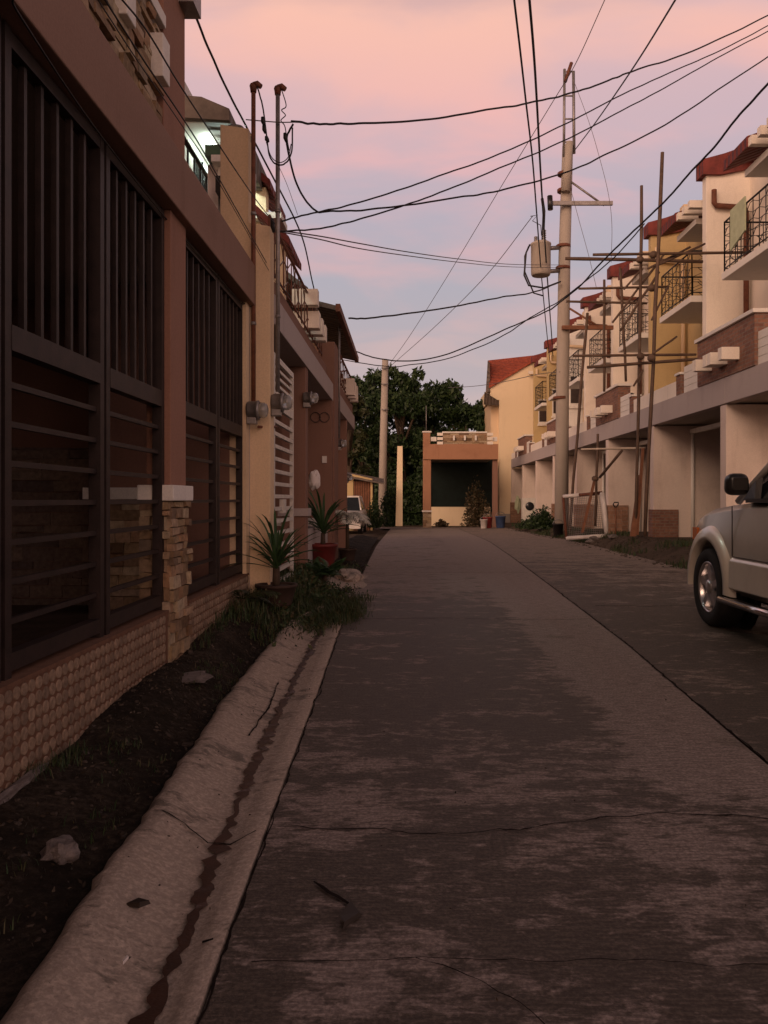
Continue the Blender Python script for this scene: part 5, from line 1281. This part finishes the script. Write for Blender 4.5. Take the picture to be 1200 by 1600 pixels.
        MB().hexa([(O.x+s*(hw-.08),O.y+1.92,1.20), (O.x+s*(hw-.03),O.y+1.92,1.19), (O.x+s*(hw-.03),O.y+2.15,1.19), (O.x+s*(hw-.08),O.y+2.15,1.20), (O.x+s*(hw-.10),O.y+1.92,1.38), (O.x+s*(hw-.05),O.y+1.94,1.36), (O.x+s*(hw-.05),O.y+2.04,1.30), (O.x+s*(hw-.10),O.y+2.04,1.32)]).build('mirror_bracket', M['black_plastic'], t)
        MB().box(O.x+s*(hw-.04)-.02, O.x+s*(hw-.04)+.02, O.y+3.22, O.y+3.34, .80, .92).build('corner_lamp', M['amber'], t)
    MB().box(O.x-.62, O.x+.62, O.y+3.40, O.y+3.60, .38, .62).build('front_bumper', M['suv_trim'], t)
    MB().box(O.x-.45, O.x+.45, O.y+3.46, O.y+3.55, .66, .84).build('grille', M['black_plastic'], t)
    for s in (-1, 1): MB().lathe((O.x+s*.58, O.y+3.46, .76), [(.09, -.02), (.10, .03), (.05, .06)], 16, 'Y').build('headlight', M['chrome'], t)
    wx = hw-.10
    for yy in (yf, .1):
        for s in (-1, 1): wheel(t, s*wx, yy, r, .25, s)
    return t
suv()
def white_car():
    O = Vector((-2.42, 28.5, -.09)); t = thing('parked_car', O, 'small white car with dark windscreen beyond the potted palms', 'car')
    hw = .80
    pr = lambda w, zb, zs, zt: [(0, zb), (-w+.1, zb), (-w, zb+.15), (-w, zs-.15), (-w+.05, zs), (-w+.2, zt), (0, zt+.02)]
    S = [(-.02, pr(.68,.25,.58,.62)), (.08, pr(.76,.22,.68,.72)), (.5, pr(hw,.2,.76,.80)), (1.1, pr(hw,.2,.84,.88)), (3.2, pr(hw,.2,.88,.92)), (3.8, pr(.78,.24,.85,.88)), (3.9, pr(.7,.3,.8,.82))]
    mb = shell(S, '', None, t); mb.v = [(x+O.x, y+O.y, z+O.z) for x, y, z in mb.v]; body = mb.build('body', M['car_white'], t)
    cs = []
    for yy in (.72, 3.1):
        for s in (-1, 1): cs.append(MB().lathe((O.x+s*.8, O.y+yy, O.z+.29), [(.36, -.25), (.36, .25)], 24, 'X').build('tmp', M['rubber']))
    bpy.context.view_layer.update(); cut(body, cs)
    ysl = [(1.0,.88), (1.7,1.36), (3.0,1.38), (3.5,.92)]
    A = [[Vector((O.x+s*(.70 if z < 1 else .58), O.y+y, O.z+z)) for y, z in ysl] for s in (-1, 1)]; m = MB()
    m.quad(*A[0]); m.quad(*reversed(A[1]))
    for i in range(3): m.quad(A[0][i], A[0][i+1], A[1][i+1], A[1][i])
    m.build('cabin_glass', M['glass'], t)
    m = MB(); m.hexa([A[0][1], A[1][1], A[1][2], A[0][2]]+[v+Vector((0,0,.05)) for v in (A[0][1], A[1][1], A[1][2], A[0][2])]); m.build('roof', M['car_white'], t)
    m = MB()
    for s in (0, 1): m.tube([A[s][0], A[s][1]], .03, 6); m.tube([A[s][2], A[s][3]], .04, 6)
    m.build('pillars', M['car_white'], t)
    MB().box(O.x-.42, O.x+.42, O.y-.03, O.y+.06, O.z+.42, O.z+.54).build('grille', M['black_plastic'], t)
    MB().box(O.x-.74, O.x+.74, O.y-.10, O.y+.06, O.z+.24, O.z+.40).build('bumper', M['car_white'], t)
    for s in (-1, 1): MB().box(O.x+s*.58-.11, O.x+s*.58+.11, O.y-.01, O.y+.12, O.z+.46, O.z+.60).build('headlight', M['chrome'], t)
    for yy in (.72, 3.1):
        for s in (-1, 1): wheel(t, s*.70, yy, .29, .18, s)
white_car()
# white sack hung on the low wall and cloths and clutter by the far right carports
blobrock('sack', P(491,750,12.4), (.10, .09, .15), M['sack'], 'white plastic sack hanging above the ledge behind the palm', 'sack', seed=3, amp=.3)
blobrock('clothes_bundle', P(809,788,44.0), (.16,.14,.42), M['rag'], 'blue-grey clothes hanging on the far right carport pier', 'clothes', seed=4)
blobrock('clothes_bundle', P(846,776,37.6), (.12,.12,.40), M['maroon_wall'], 'dark red clothes hanging beside the far right carport', 'clothes', seed=14)
def bin_(px_, py_, Y, w, h, mat, label, name='bucket'):
    c = P(px_, py_, Y); c.z = gz(c.x, c.y); t = thing(name, c, label, name.replace('_', ' '))
    MB().lathe(c, [(w*.36, 0), (w*.40, .01), (w*.5, h), (w*.54, h), (w*.54, h+.03), (w*.46, h+.02), (w*.4, h*.2)], 16).build('tub', mat, t)
    MB().tube([c+Vector((w*.5*math.cos(a), 0, h+w*.45*math.sin(a))) for a in rng(0, math.pi, .3)], .012, 5).build('handle', M['galv'], t)
bin_(782, 820, 39, .5, .55, M['blue_cloth'], 'dark bluish bucket at the foot of the cream gable wall')
bin_(762, 822, 38.5, .45, .5, M['red_cloth'], 'reddish bucket at the right side of the terracotta carport')
bin_(756, 823, 38, .35, .4, M['sack'], 'whitish bucket just left of the reddish one')
bin_(872, 826, 26, .35, .4, M['black_plastic'], 'black bucket at the foot of the transformer pole')
slab('plank', [P(812,822,33), P(845,824,33), P(845,820,33), P(812,818,33)], .5, M['black_plastic'], 'dark plank lying on the ground before the far right carports', 'board')
wm = thing('washing_machine', P(826,812,40.5), 'white front loading washing machine with round dark door at the far right carport', 'washing machine')
c = P(828,0,40.4); zc = P(0,791,40.4).z
bevel(MB().box(c.x-.36, c.x+.36, 40.5, 41.0, gz(6,41)-.1, zc+.42).build('cabinet', M['white_metal'], wm), .02)
MB().lathe((c.x, 40.48, zc), [(.22, .02), (.21, -.03), (.15, -.05), (.02, -.06)], 20, 'Y').build('door', M['glass'], wm)
